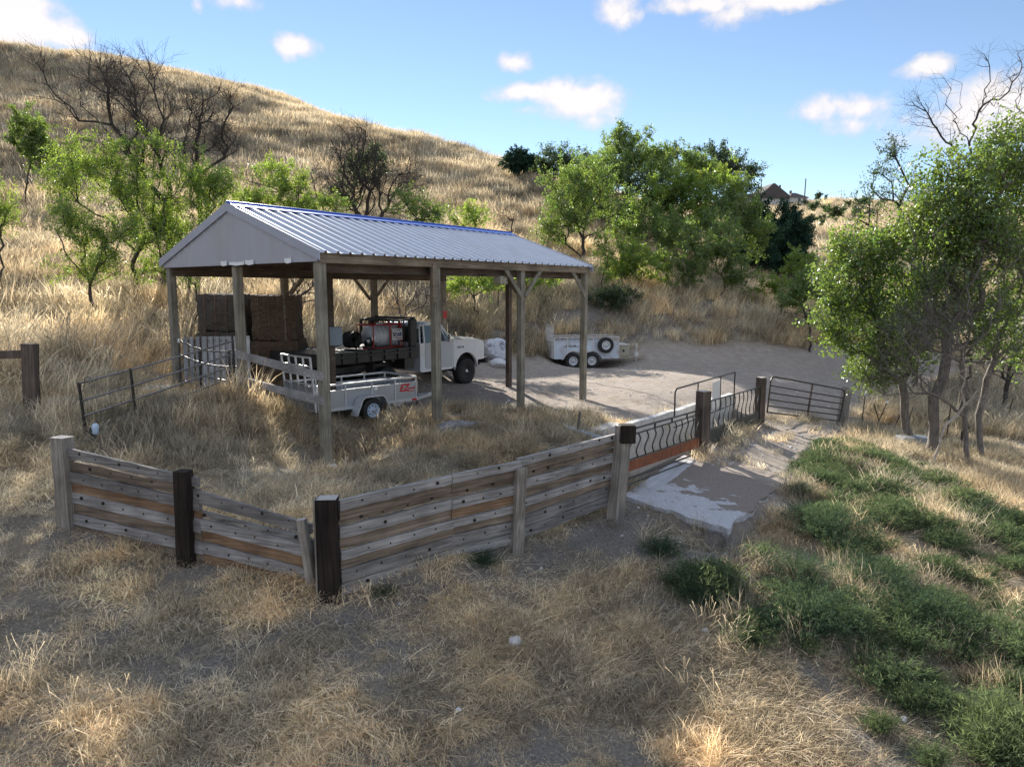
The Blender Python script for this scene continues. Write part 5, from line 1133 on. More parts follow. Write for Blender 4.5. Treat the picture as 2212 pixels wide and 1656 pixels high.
def build_trailer_big():
    w = at(1257, 784, 31.7); hd = R(81); rz = pi/2-hd; g = gz(w.x, w.y); lf = Vector((-cos(hd), sin(hd), 0)); c = Vector((w.x, w.y, 0))+lf*.92
    t = thing('utility_trailer', 'old pale blue white tandem axle trailer with spare wheel and raised ramp', 'trailer', (c.x, c.y, g), rz)
    z0, z1, zt = .48, 1.22, 1.42; X0, X1, Wd = -1.27, 1.78, .76
    for x in (-.43, .45):
        for s_ in (-1, 1): wheel(t, x, s_*.92, .36, .36, .22, .20, 'rim', side=s_, hubr=.05)
    for s_ in (-1, 1):
        m = MB(); y0, y1 = sorted((s_*Wd, s_*(Wd-.015))); m.box((X0, y0, z0+.03), (X1, y1, z1)); 
        m.bar((X0, s_*(Wd+.004), z0), (X1, s_*(Wd+.004), z0), .05, .10); m.build('side_panel', M['whited'], t)
        m = MB(); m.bar((X0, s_*Wd, zt), (X1, s_*Wd, zt), .045, .045); m.bar((X0, s_*Wd, z1), (X1, s_*Wd, z1), .03, .03)
        for k in range(6): x = X0+(X1-X0)*k/5; m.bar((x, s_*(Wd+.01), z0), (x, s_*(Wd+.01), zt), .04, .04)
        m.build('rails', M['whitef'], t)
        m = MB(); a = [(-.92, .44)]+[(-.43-.44*cos(q), .42+.42*sin(q)) for q in (.5, 1.0, 1.5)]+[(0, .74)]+[(.45+.44*cos(q), .42+.42*sin(q)) for q in (1.5, 1.0, .5)]+[(.94, .44)]
        for i in range(len(a)-1):
            (xa, za), (xb, zb) = a[i], a[i+1]; m.add([(xa, s_*.77, za), (xb, s_*.77, zb), (xb, s_*1.04, zb), (xa, s_*1.04, za), (xa, s_*.77, za-.03), (xb, s_*.77, zb-.03), (xb, s_*1.04, zb-.03), (xa, s_*1.04, za-.03)], [(0,1,2,3), (7,6,5,4), (2,6,7,3)])
        m.build('mudguard', M['whitef'], t)
    m = MB(); m.box((X0, -Wd, z0-.03), (X1, Wd, z0+.02)); m.build('floor', M['black'], t)
    m = MB(); m.box((X1-.012, -Wd, z0), (X1, Wd, z1)); m.build('front_panel', M['whited'], t)
    m = MB(); m.bar((X1, -Wd, zt), (X1, Wd, zt), .045, .045); 
    for y in (-.4, 0, .4): m.bar((X1, y, z1), (X1, y, zt), .04, .04)
    m.build('front_rail', M['whitef'], t)
    m = MB(); xr = X0-.06
    for k in range(6): y = -Wd+.02+(2*Wd-.04)*k/5; m.bar((xr, y, z0), (xr, y, 1.93), .04, .04)
    m.bar((xr, -Wd, 1.93), (xr, Wd, 1.93), .05, .05); m.bar((xr, -Wd, z0), (xr, Wd, z0), .05, .05); m.bar((xr, -Wd, 1.2), (xr, Wd, 1.2), .04, .04); m.build('ramp_gate', M['whitef'], t)
    wheel(t, 1.12, -.90, 1.06, .36, .20, .20, 'rim', name='spare_wheel', side=-1, hubr=.05)
    m = MB(); m.bar((1.12, -.76, 1.06), (1.12, -.85, 1.06), .08, .08); m.build('spare_bracket', M['black'], t)
    m = MB(); m.box((X1+.02, -.55, z0+.02), (X1+.60, .55, 1.02), bev=.02); m.build('tool_box', M['tan'], t)
    m = MB(); m.box((X1+.0, -.58, 1.02), (X1+.62, .58, 1.06), bev=.01); m.build('tool_box_lid', M['whitef'], t)
    m = MB(); m.box((X1+.27, -.562, .70), (X1+.36, -.55, .82), bev=.004); m.build('latch', M['black'], t)
    m = MB(); m.bar((X1-.2, -.7, z0-.02), (X1+1.35, 0, z0-.02), .08, .10); m.bar((X1-.2, .7, z0-.02), (X1+1.35, 0, z0-.02), .08, .10); m.box((X1+1.25, -.06, z0-.07), (X1+1.55, .06, z0+.08), bev=.02); m.build('tongue', M['tan'], t)
    m = MB(); m.tube([(X1+1.08, -.1, .0), (X1+1.08, -.1, 1.08)], .03); m.box((X1+.98, -.2, .45), (X1+1.18, 0, .62)); m.tube([(X1+1.08, -.1, 1.08), (X1+.9, -.1, 1.02), (X1+.88, -.1, .96)], .012); m.build('jack', M['whitef'], t)
    m = MB(); m.box((.3, -.92, z0-.16), (.38, .92, z0-.1)); m.box((-.47, -.85, .33), (-.39, .85, .39)); m.box((.41, -.85, .33), (.49, .85, .39)); m.build('axles', M['black'], t)
    m = MB(); rr = random.Random(4)
    for k in range(14): x = X0+.45+k*.045+rr.uniform(-.02, .02); m.bar((x, -Wd-.003, .98+rr.uniform(-.04, .05)), (x+rr.uniform(.02, .12), -Wd-.003, 1.05+rr.uniform(-.05, .06)), .006, .02)
    m.build('worn_lettering', M['pipe'], t)
build_trailer_big()

# ------------------------------------------------------------------ stones, log, posts, far house
def rock(name, px, py, r, mat, lb, cat='rock', sq=(1, 1, .75), seed=0, emb=.35, group=None):
    import bmesh
    p = gp(px, py); bm = bmesh.new(); bmesh.ops.create_icosphere(bm, subdivisions=4, radius=1); g = random.Random(seed)
    cuts = [(Vector((g.gauss(0, 1), g.gauss(0, 1), g.gauss(0, 1))).normalized(), g.uniform(.62, .9)) for _ in range(9)]
    for v in bm.verts:
        q = v.co
        for n_, d_ in cuts:
            e = q.dot(n_)-d_
            if e > 0: q -= n_*e*.85
        q += q.normalized()*float(fbm(q.x*2+seed, q.y*2+q.z*3, 1.5, 4))*.14
        v.co = Vector((q.x*sq[0], q.y*sq[1], q.z*sq[2]))*r
    me = bpy.data.meshes.new(name); bm.to_mesh(me); bm.free(); me.materials.append(M[mat]); o = bpy.data.objects.new(name, me); C.objects.link(o)
    o.location = (p.x, p.y, p.z+r*sq[2]*(1-emb)*.8); o.rotation_euler = (0, 0, g.uniform(0, 6)); tag(o, lb, cat, group); return o
rock('boulder', 1068, 772, .66, 'boulder', 'large boulder with dappled light painted in white and blue beside the truck bumper', 'boulder', (1.1, .9, .85), 3)
rock('boulder', 1078, 792, .34, 'stone', 'smaller grey boulder at the foot of the dappled boulder', 'boulder', (1.2, .9, .7), 4)
rock('rock', 1113, 1392, .085, 'stone', 'white stone alone in the trodden grass of the foreground', 'rock', seed=5)
rock('rock', 1523, 1366, .055, 'stone', 'small white stone left of the shaded green bushes', 'rock', seed=6)
rock('rock', 1118, 888, .13, 'stone', 'white stone at the foot of the braced barn post', 'rock', seed=7)
rock('rock', 990, 1535, .03, 'stone', 'tiny white stone below the lone white stone in foreground grass', 'rock', seed=8)
rock('rock', 1952, 1556, .04, 'stone', 'small white stone near the bottom right corner', 'rock', seed=9)
def small_stones():
    import bmesh
    bm = bmesh.new(); bmesh.ops.create_icosphere(bm, subdivisions=2, radius=1)
    for v in bm.verts: v.co *= 1+.25*(vnoise(v.co.x*3+5, v.co.y*3+v.co.z*2)-.5)
    me = bpy.data.meshes.new('pebble'); bm.to_mesh(me); bm.free(); me.materials.append(M['stone']); pe = bpy.data.objects.new('pebble', me)
    x, y = sector(5.5, 34, 14, -30, 40); lot, ent, bare, bank, gr, al = masks(x, y); d = np.maximum.reduce([bare*.75, ent*.5, lot*.16, bank*.3, np.full(len(x), .01)]); k = (nr.random(len(x)) < d); x, y = x[k], y[k]; n = len(x)
    sc = .008+.02*nr.random(n)**3+.012*(np.hypot(x, y) > 15); s3 = np.stack([sc*(.8+.5*nr.random(n)), sc, sc*.6], -1); t = np.repeat((.35+.65*nr.random(n))[:, None], 3, 1)
    scatter('pebbles', [pe], np.stack([x, y, H(x, y)+sc*.2], -1), np.stack([nr.normal(0, .3, n), nr.normal(0, .3, n), nr.random(n)*6], -1), s3, t, np.zeros(n), 'loose pale pebbles lying on the bare dirt', 'pebbles')
small_stones()
def misc():
    a = at(948, 934, 15.6); b = at(1052, 916, 16.6); m = MB(); pts = [a.lerp(b, t/8)+Vector((0, 0, .06+.05*sin(t*.8))) for t in range(9)]; m.tube(pts, [.10, .12, .13, .13, .125, .12, .11, .09, .06], 12); o = m.build('log', M['log']); tag(o, 'grey weathered log lying in dry grass in front of the shed', 'log')
    a = at(1075, 902, 17.6); 
    c = at(1092, 1000, 12.6)
    # left fence remnant
    f = thing('rail_fence', 'dark wooden post and rail at the far left edge', 'fence', (0, 0, 0))
    c = at(62, 850, 13.6); z = gz(c.x, c.y); top = at(62, 742, 13.6).z
    fpost(f, 'post', c.x, c.y, z-.3, top, .24, .22, 'brownpost', .2, (0, .04), rough=.01, cap=False)
    m = MB(); a = at(-90, 768, 14.2); b = at(52, 765, 13.6); m.bar(a, b, .05, .16); m.build('rail', M['brownpost'], f)
    # steel t-posts
    def tpost(px, py, Y, h, lean, lb, tip=True):
        c = at(px, py, Y); z = gz(c.x, c.y); t = thing('fence_stake', lb, 'fence stake', (c.x, c.y, z), 0, 'thin stakes of the wire fence'); t.rotation_euler = (0, lean, 0)
        m = MB(); m.bar((0, 0, -.2), (0, 0, h), .035, .012, up=(0, 1, 0)); m.bar((0, 0.012, -.2), (0, 0.012, h), .01, .03, up=(0, 1, 0)); m.build('stake', M['pipe'], t)
        if tip: m = MB(); m.box((-.022, -.02, h), (.022, .03, h+.09)); m.build('pale_tip', M['whitedecal'], t)
    tpost(388, 800, 17.4, 1.3, .02, 'steel stake with pale tip standing behind the long pipe gate')
    tpost(1861, 915, 24.5, 1.05, .06, 'stake with pale tip first right of the tube gate'); tpost(1892, 918, 24.0, .95, .35, 'stake leaning right, second from the tube gate'); tpost(1903, 918, 24.2, .85, -.35, 'stake leaning left crossing the second stake', False)
    tpost(1928, 922, 23.4, 1.0, .4, 'leaning stake by the sunlit orange grass'); tpost(1957, 925, 23, .9, .2, 'stake right of the sunlit orange grass', False); tpost(2044, 950, 21, 1.1, .05, 'dark stake behind the bare white branches', False); tpost(2170, 905, 24, 1.2, .2, 'dark stake right of the thick grey trunk', False)
    m = MB()
    prs = [(1846, 24.2, .9), (1863, 24.5, .9), (1897, 24.0, .8), (1932, 23.4, .8), (1957, 23, .75), (2044, 21, .9), (2180, 24, .9)]
    for dz in (0, .28, .55):
        pts = []
        for px, Y, h in prs: c = at(px, 900, Y); pts.append((c.x, c.y, gz(c.x, c.y)+h-dz))
        m.tube(pts, .004, 4)
    o = m.build('wire', M['pipeg']); tag(o, 'thin rusty wires strung between stakes right of the gate', 'wire')
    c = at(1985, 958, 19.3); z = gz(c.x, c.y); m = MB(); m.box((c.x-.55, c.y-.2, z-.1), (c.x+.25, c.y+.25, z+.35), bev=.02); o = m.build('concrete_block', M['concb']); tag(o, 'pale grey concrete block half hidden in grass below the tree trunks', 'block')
    # scrap of tin left
    c = at(330, 853, 16.6); z = gz(c.x, c.y); m = MB(); m.add([(c.x-.5, c.y, z+.16), (c.x+.3, c.y-.1, z+.2), (c.x+.55, c.y+.3, z+.24), (c.x-.3, c.y+.4, z+.22)], [(0,1,2,3)]); o = m.build('tin_sheet', M['alu']); o.modifiers.new('t', 'SOLIDIFY').thickness = .01; tag(o, 'scrap of pale tin lying in grass behind the pipe gate', 'tin sheet')
    # house on the plateau
    c = at(1675, 432, 240); z = gz(c.x, c.y); s1 = 240/1500
    h = thing('farm_house', 'distant house with dark gabled roof on the far hilltop', 'house', (c.x, c.y, z), .1)
    m = MB(); m.box((-9, 0, -2), (4.5, 10, 3.2)); m.build('wall', M['stucco'], h)
    m = MB(); m.prism([(-6.8, 3.0), (-1.2, 8.0), (-.6, 8.0), (6.0, 3.2), (6.0, 3.0)], -.5, 10.5); m.build('gable_roof', M['shingle'], h)
    m = MB(); m.prism([(-12, 3.0), (-12, 4.4), (-5, 4.8), (-5, 3.0)], 0, 10); m.build('garage_roof', M['shingle'], h)
    m = MB(); m.box((2.7, 3, 5), (3.2, 3.5, 8)); m.box((6.6, 3, 4), (7.2, 3.6, 6.2)); m.build('chimney', M['shingle'], h)
    m = MB(); m.box((4.5, -1.5, -2), (10.5, 6, 3.3)); m.build('tower_wall', M['stucco'], h)
    m = MB(); m.add([(4.0, -2, 3.3), (11, -2, 3.3), (11, 6.5, 3.3), (4, 6.5, 3.3), (6.8, 2.2, 5.3), (8.2, 2.2, 5.3)], [(0,1,5,4), (1,2,5), (2,3,4,5), (3,0,4), (3,2,1,0)]); m.build('tower_roof', M['shingle'], h)
    for x, w_, zz in ((4.9, .9, .6), (7.2, .9, 1.9), (9.0, .8, 1.9), (7.2, .9, -.2), (9.0, .8, -.2), (1.5, 1.0, .2), (3.2, .9, .2), (2.4, .7, -.1)):
        m = MB(); y_ = -1.53 if x > 4.4 else -.03; m.box((x, y_, zz), (x+w_, y_+.05, zz+1.2)); m.build('window', M['glass'], h)
    for px, lb in ((1642, 'distant pole standing in front of the hilltop house'), (1737, 'distant pole standing alone right of the hilltop house')):
        c = at(px, 432, 235); z = gz(c.x, c.y); m = MB(); m.tube([(c.x, c.y, z-1), (c.x+.2, c.y, z+9.5)], [.22, .16], 6); o = m.build('utility_pole', M['brownpost']); tag(o, lb, 'pole', 'poles on the far hilltop')
misc()

# ------------------------------------------------------------------ trees
def grow(base, tips, seed, bf=.35, seg=.45, lean=(0, 0), fork=.28, wig=.05, stems=1):
    g = np.random.default_rng(seed); base = np.array(base); tips = np.array(tips); top = tips[:, 2].max()-base[2]; cen = tips.mean(0)
    pos = [base.copy()]; par = [-1]; plen = [0.]
    def add_path(i, q, n0dir=None):
        p = pos[i]; d = np.linalg.norm(q-p); n = max(1, int(math.ceil(d/seg)))
        pd = (pos[i]-pos[par[i]]) if par[i] >= 0 else np.array([0, 0, 1.]); pd = pd/(np.linalg.norm(pd)+1e-9); m0 = pd*d*.55; m1 = (q-p)*.8+np.array([0, 0, .15*d])
        last = i
        for k in range(1, n+1):
            t = k/n; h = (2*t**3-3*t**2+1)*p+(t**3-2*t**2+t)*m0+(-2*t**3+3*t**2)*q+(t**3-t**2)*m1
            if k < n: h = h+g.normal(0, wig, 3)*min(1, d)
            pos.append(h); par.append(last); plen.append(plen[last]+np.linalg.norm(h-pos[last])); last = len(pos)-1
        return last
    for s_ in range(stems):
        j = cen+(g.normal(0, .25, 3)*np.array([1, 1, 0])*top*(stems > 1)); f = base+(j-base)*np.array([.35, .35, 0])+np.array([lean[0], lean[1], top*fork*(1 if s_ == 0 else g.uniform(.8, 1.5))]); add_path(0, f)
    order = np.argsort(np.linalg.norm(tips-base, axis=1)+g.normal(0, .3, len(tips))); ends = []
    for o in order:
        q = tips[o]; P_ = np.array(pos); d = np.linalg.norm(P_-q, axis=1); c = d+bf*np.array(plen)+np.maximum(0, P_[:, 2]-q[2])*.5; c[0] += top; i = int(np.argmin(c)); e = add_path(i, q); ends.append((o, e))
    pos = np.array(pos); par = np.array(par); cnt = np.zeros(len(pos))
    for o, e in ends: cnt[e] += 1
    for i in range(len(pos)-1, 0, -1): cnt[par[i]] += cnt[i]
    return pos, par, np.maximum(cnt, .5), dict(ends)
def tube_segs(A_, B2, ra, rb, n):
    d = B2-A_; L = np.linalg.norm(d, axis=1)[:, None]+1e-9; d = d/L; ref = np.where(np.abs(d[:, 2:3]) > .9, np.array([[1., 0, 0]]), np.array([[0, 0, 1.]])); x = np.cross(d, ref); x /= np.linalg.norm(x, axis=1)[:, None]+1e-9; y = np.cross(d, x)
    B2 = B2+d*rb[:, None]*.5; vs = []
    for k in range(n): a = 2*pi*k/n; o = x*cos(a)+y*sin(a); vs += [A_+o*ra[:, None], B2+o*rb[:, None]]
    vs = np.stack(vs, 1).reshape(-1, 3); m = len(A_); b = np.arange(m)*2*n; q = [np.stack([b+2*k, b+2*((k+1) % n), b+2*((k+1) % n)+1, b+2*k+1], -1) for k in range(n)]
    return vs, np.concatenate(q)
def tree(name, label, bpx, Y, lobes, leaf, bark='bark', seed=0, dense=2.9, lf=None, lpt=46, spread=.30, rt=.009, bf=.35, group=None, cat='tree', fork=.28, stems=1, twigs=3, base=None, dz=0, leaf_frac=1.0, seg=None, droop=0, drz=1):
    if not name.startswith('dead') and seed < 40: lobes = [(*l[:4], int(l[4]*1.35), *l[5:]) for l in lobes]; rt *= .62
    elif seed < 40: rt *= .95; twigs += 2; lobes = [(*l[:4], int(l[4]*1.7), *l[5:]) for l in lobes]
    if Y > 18 and seed < 20: twigs += 1
    lpt = int(lpt*(dense if seed < 40 else .95))
    g = np.random.default_rng(seed+100); b = base or at(bpx, 600, Y); b = Vector((b.x, b.y, 0)); b.z = gz(b.x, b.y)-.1+dz; Y = b.y; sc = Y/FPX; tips = []; lobe_id = []
    for li, lb_ in enumerate(lobes):
        px, py, rx, ry, n = lb_[:5]; dy = lb_[5] if len(lb_) > 5 else 0; c = np.array(at(px, py, Y+dy)); r = np.array([rx*sc, .5*(rx+ry)*sc*drz, ry*sc]); u = g.normal(0, 1, (n, 3)); u /= np.linalg.norm(u, axis=1)[:, None]; u *= g.random((n, 1))**(1/2.2)*(1+.35*(g.random((n, 1)) < .16)); u = c+u*r; fq = 2.2/max(.5, r[0]); kk = fbm(u[:, 0]*fq+seed, u[:, 2]*fq+u[:, 1]*fq*.7, 1.0, 2) > (-9 if n <= 12 else -.09 if seed < 40 or seed in (44, 45, 46) else -.02); u = u[kk]; tips += list(u); lobe_id += [li]*len(u)
    tips = np.array(tips); gzz = H(tips[:, 0], tips[:, 1])+.15; tips[:, 2] = np.maximum(tips[:, 2], gzz)
    H_ = tips[:, 2].max()-b.z; seg = seg or max(.25, H_*.07)
    pos, par, cnt, ends = grow(tuple(b), tips, seed, bf, seg, fork=fork, wig=.05*max(1, H_/6), stems=stems); rad = rt*cnt**.47; rad = np.maximum(rad, rt*.6); i = np.arange(1, len(pos)); ra = np.minimum(rad[par[i]], rad[i]*1.35); ra[0] = rad[0]*1.2
    big = rad[i] > rt*2.2; parts = [tube_segs(pos[par[i[big]]], pos[i[big]], ra[big], rad[i[big]], 7), tube_segs(pos[par[i[~big]]], pos[i[~big]], ra[~big], rad[i[~big]]*.9, 4)]
    root = thing(name, label, cat, tuple(b), 0, group)
    # fine twigs round every tip
    tw = []; tp = np.array([pos[ends[o]] for o in ends]); tl = np.array([pos[par[ends[o]]] for o in ends]); oid = np.array(list(ends)); d0 = tp-tl; d0 /= np.linalg.norm(d0, axis=1)[:, None]+1e-9
    A1 = []; B1 = []; src = []
    for k in range(twigs):
        t = g.random((len(tp), 1))*.8; st = tl*(1-t)+tp*t if k else tp; dr = d0*.7+g.normal(0, .6, tp.shape)+np.array([0, 0, .12-droop]); dr /= np.linalg.norm(dr, axis=1)[:, None]; ln = spread*(.8+1.1*g.random((len(tp), 1))); A1.append(st); B1.append(st+dr*ln); src.append(oid)
        if not lpt or leaf == 'none':
            m_ = st+dr*ln*.5; d2 = dr+g.normal(0, .6, tp.shape); d2 /= np.linalg.norm(d2, axis=1)[:, None]; A1.append(m_); B1.append(m_+d2*ln*.6); src.append(oid)
    if A1: A1 = np.concatenate(A1); B1 = np.concatenate(B1); src = np.concatenate(src); r1 = np.full(len(A1), rt*.55); parts.append(tube_segs(A1, B1, r1, r1*.45, 3))
    vs = []; qs = []; n = 0
    for v, q in parts:
        if len(v): vs.append(v); qs.append(q+n); n += len(v)
    vs = np.concatenate(vs)-np.array(b); o = bpy.data.objects.new('trunk', np_mesh('trunk', vs, np.concatenate(qs), M[bark], smooth=True)); C.objects.link(o); o.parent = root
    if lpt and leaf != 'none':
        lf = lf or max(.06, Y*.0026); keep = g.random(len(A1)) < leaf_frac; 
        llf = np.array([l[6] if len(l) > 6 else 1 for l in lobes]); keep &= g.random(len(A1)) < llf[np.array(lobe_id)[src]]
        A2, B2 = A1[keep], B1[keep]; per = max(3, int(lpt/max(1, twigs))); m = len(A2)*per; k = np.repeat(np.arange(len(A2)), per); t = g.random(m)[:, None]**.8*1.1; c = A2[k]*(1-t)+B2[k]*t+g.normal(0, spread*.20, (m, 3)); c[:, 2] -= abs(g.normal(0, spread*.08, m))
        u = g.normal(0, 1, (m, 3)); u[:, 2] -= .5; u /= np.linalg.norm(u, axis=1)[:, None]; w = np.cross(u, g.normal(0, 1, (m, 3))+np.array([0, 0, 1.2])); w /= np.linalg.norm(w, axis=1)[:, None]+1e-9; l = lf*(.5+.8*g.random((m, 1))); ww = l*.34
        V_ = np.stack([c-u*l*.5, c+w*ww, c+u*l*.5, c-w*ww], 1).reshape(-1, 3)-np.array(b); cl = (.78+.44*g.random(len(A2)))[k]*(.85+.3*g.random(m)); hu = g.normal(0, .07, len(A2))[k]; tint = np.repeat(np.stack([cl*(1+hu), cl, cl*(1-hu)], -1), 4, 0)
        o = bpy.data.objects.new('crown', np_mesh('crown', V_, np.arange(m*4).reshape(m, 4), M[leaf], tint=tint)); C.objects.link(o); o.parent = root
    return root
def build_trees():
    T = tree
    T('leafy_tree', 'green tree filling the grove just right of the arching dark trunk', 1400, 50, [(1395,420,50,50,70),(1360,450,40,40,40)], 'dark', 'barkd', 34, lpt=46, spread=.42, group='trees in the draw behind the white trailer')
    T('leafy_tree', 'olive tree between the skyline trees and the bright lime tree', 1470, 57, [(1455,360,50,44,60),(1520,370,50,40,60),(1420,340,36,30,30)], 'mid', 'barkd', 35, lpt=46, spread=.46, group='trees in the draw behind the white trailer')
    T('dead_bush', 'grey bare thicket on the slope left of the tallest bare tree', 190, 31, [(190,320,60,50,50),(140,380,40,40,24)], 'none', 'bark', 36, lpt=0, spread=.45, cat='bush', rt=.009, stems=3)
    T('dead_bush', 'grey bare thicket between the lime tree and the dark bare tree', 690, 34, [(690,400,50,44,50),(560,400,40,36,30)], 'none', 'bark', 37, lpt=0, spread=.45, cat='bush', rt=.009, stems=3)
    T('leafy_bush', 'low green bush behind the ridge beside the grey thicket', 880, 33, [(880,440,50,28,40),(930,460,40,20,24)], 'mid', 'barkd', 38, lpt=34, cat='bush')
    T('leafy_bush', 'lime bushes at the bank foot left of the raised trailer ramp', 1120, 36, [(1140,600,50,26,40),(1190,590,30,22,20)], 'lime', 'barkd', 39, lpt=30, cat='bush')
    T('leafy_tree', 'dark green tree between the arching trunk and the skyline trees', 1300, 52, [(1300,370,55,44,80),(1290,430,50,40,50)], 'mid', 'barkd', 29+0, lpt=46, spread=.44, group='trees in the draw behind the white trailer')
    T('leafy_bush', 'green thicket at the foot of the grove right of the arching trunk', 1430, 44, [(1430,500,70,34,80),(1360,500,40,26,40),(1550,490,50,30,50)], 'mid', 'barkd', 27, lpt=44, spread=.4, cat='bush')
    T('leafy_bush', 'green bushes along the track left of the hanging tree', 1760, 36, [(1770,610,50,34,70),(1720,640,40,24,40)], 'mid', 'barkd', 31, lpt=40, spread=.36, cat='bush')
    g1 = 'trees on the slope behind the shed'; g2 = 'trees in the draw behind the white trailer'; g3 = 'tall trees at the right edge'
    T('dead_tree', 'tallest bare dark tree, highest twigs against the sky at left', 345, 27, [(290,170,55,60,34),(245,220,60,80,40),(345,240,50,80,40),(150,215,70,60,16),(85,130,18,16,4),(300,330,80,70,34),(215,150,20,30,6)], 'none', 'barkd', 1, lpt=0, spread=.55, rt=.011, bf=.5, group=g1, fork=.12, stems=3, twigs=3)
    T('dead_tree', 'second bare dark tree, right of the tallest bare one', 428, 29, [(445,250,50,55,44),(490,215,22,28,10),(470,300,50,40,30),(400,330,45,50,24)], 'none', 'barkd', 2, lpt=0, spread=.5, rt=.011, bf=.5, group=g1, fork=.2, stems=2, twigs=3)
    T('leafy_tree', 'bright lime tree growing up through the tallest bare tree', 300, 25.3, [(270,410,100,75,100),(180,360,70,60,60),(330,480,80,60,70),(310,330,60,50,34),(130,400,40,40,24)], 'lime', 'barkd', 3, lpt=44, group=g1, fork=.2, stems=3)
    T('leafy_tree', 'lime sapling low on the bank left of the shed roof', 215, 22.2, [(205,560,75,48,70),(240,500,60,45,50),(150,470,50,50,34)], 'lime', 'barkd', 4, lpt=40, group=g1, fork=.25, stems=2)
    T('leafy_tree', 'lime tree touching the roof peak, with thin dark stems', 405, 25.5, [(425,420,65,75,90),(375,520,70,50,60),(470,400,45,40,34),(330,580,50,40,24)], 'lime', 'barkd', 5, lpt=40, group=g1, fork=.25, stems=3)
    T('leafy_bush', 'rounded green bush alone on the left hillside', 62, 42, [(62,290,36,48,60),(90,330,34,30,30)], 'mid', 'barkd', 6, lpt=60, cat='bush')
    T('leafy_bush', 'yellow green bush cut off by the left edge', 0, 24, [(2,450,34,50,40)], 'lime', 'barkd', 7, lpt=40, cat='bush')
    T('leafy_tree', 'rounded lime tree just above the blue ridge, near its left end', 600, 33, [(605,400,70,48,70),(555,440,45,30,30),(655,445,40,28,28)], 'lime', 'barkd', 8, lpt=40, group=g1)
    T('dead_tree', 'dense dark twiggy bare tree above the middle of the roof', 800, 35, [(765,325,55,50,60),(820,400,80,60,110),(885,375,42,45,40),(735,400,40,55,34)], 'none', 'barkd', 9, lpt=0, spread=.55, rt=.011, bf=.4, group=g1, fork=.15, stems=3, twigs=4)
    T('leafy_tree', 'dark green crown mixed into the dense bare tree above the roof', 775, 36.5, [(775,365,38,42,40),(745,420,40,30,20),(810,345,30,30,20)], 'dark', 'barkd', 10, lpt=40, group=g1)
    T('leafy_bush', 'small lime bush showing over the ridge below the dark bare tree', 705, 31, [(705,445,40,26,30)], 'lime', 'barkd', 11, lpt=34, cat='bush')
    T('leafy_bush', 'small lime bush over the far end of the blue ridge', 1010, 32, [(1012,470,42,26,34)], 'lime', 'barkd', 12, lpt=34, cat='bush')
    T('dead_bush', 'small bare arched bush near the far end of the ridge', 1070, 34, [(1090,470,28,26,16)], 'none', 'barkd', 13, lpt=0, spread=.4, cat='bush', rt=.008)
    T('leafy_tree', 'green tree with dark arching trunk left of the bright grove', 1262, 43, [(1245,400,70,55,90),(1225,465,50,55,50),(1310,440,60,45,50),(1195,500,30,50,20),(1390,450,40,22,10)], 'mid', 'barkd', 14, lpt=44, spread=.42, rt=.014, group=g2, fork=.3)
    T('leafy_tree', 'dark bluish tree on the skyline left of the grove', 1235, 60, [(1215,345,40,36,50),(1262,365,42,32,40),(1180,360,22,20,14)], 'dark', 'barkd', 15, lpt=44, spread=.5, group=g2)
    T('juniper', 'small dark juniper on the skyline where the hill ends', 1125, 66, [(1118,350,24,20,50),(1148,355,20,16,30)], 'juniper', 'barkd', 16, lpt=70, spread=.4, cat='juniper')
    T('leafy_tree', 'tall olive green tree topping the middle of the grove', 1360, 55, [(1345,325,55,42,70),(1395,370,60,50,60),(1320,375,50,34,40),(1335,290,25,16,10)], 'mid', 'barkd', 17, lpt=48, spread=.48, group=g2)
    T('leafy_tree', 'tall dark tree with wispy top behind the lime grove', 1530, 62, [(1440,330,24,30,16),(1500,350,55,30,40),(1560,360,48,44,60),(1600,400,40,44,50)], 'dark', 'barkd', 18, lpt=42, spread=.5, group=g2)
    T('leafy_tree', 'broad bright lime tree in the centre of the grove', 1490, 49, [(1445,430,58,50,90),(1540,410,66,54,110),(1500,480,90,36,80),(1480,390,50,30,30)], 'lime', 'barkd', 19, lpt=60, spread=.42, group=g2)
    T('leafy_tree', 'green tree right of the bright lime tree, above the junipers', 1600, 47, [(1590,445,50,50,70),(1625,500,45,50,60)], 'mid', 'barkd', 20, lpt=48, spread=.42, group=g2)
    T('juniper', 'large dark blue green juniper right of the grove', 1690, 52, [(1700,500,46,46,110),(1680,550,66,50,160),(1722,520,30,50,50)], 'juniper', 'barkd', 21, lpt=90, spread=.45, cat='juniper', lf=.13)
    T('juniper', 'narrower dark juniper between the grove and the large juniper', 1628, 50, [(1632,480,36,46,70),(1625,560,45,45,90)], 'juniper', 'barkd', 22, lpt=80, spread=.45, cat='juniper', lf=.13)
    T('leafy_tree', 'small bright lime tree on the bank behind the white trailer', 1375, 38.6, [(1375,560,62,44,80),(1340,585,36,26,24),(1420,580,34,26,22)], 'lime', 'barkd', 23, lpt=42, group=g2, stems=3)
    T('leafy_tree', 'slender green tree on the bank second right of the white trailer', 1492, 39, [(1500,540,52,60,80),(1480,590,46,34,34)], 'mid', 'barkd', 24, lpt=40, group=g2)
    T('leafy_tree', 'feathery green tree next to the narrower juniper', 1562, 40, [(1565,540,44,62,70),(1590,600,34,30,26)], 'mid', 'barkd', 25, lpt=38, group=g2)
    T('leafy_tree', 'thin sapling with sparse leaves right of the shed corner', 1296, 37.5, [(1298,540,20,44,22),(1310,590,22,24,12)], 'lime', 'barkd', 26, lpt=26, group=g2)
    T('leafy_tree', 'low lime tree by the bend of the dirt track', 1690, 40, [(1670,605,56,28,60),(1735,585,46,38,60)], 'lime', 'barkd', 27, lpt=38, group=g2)
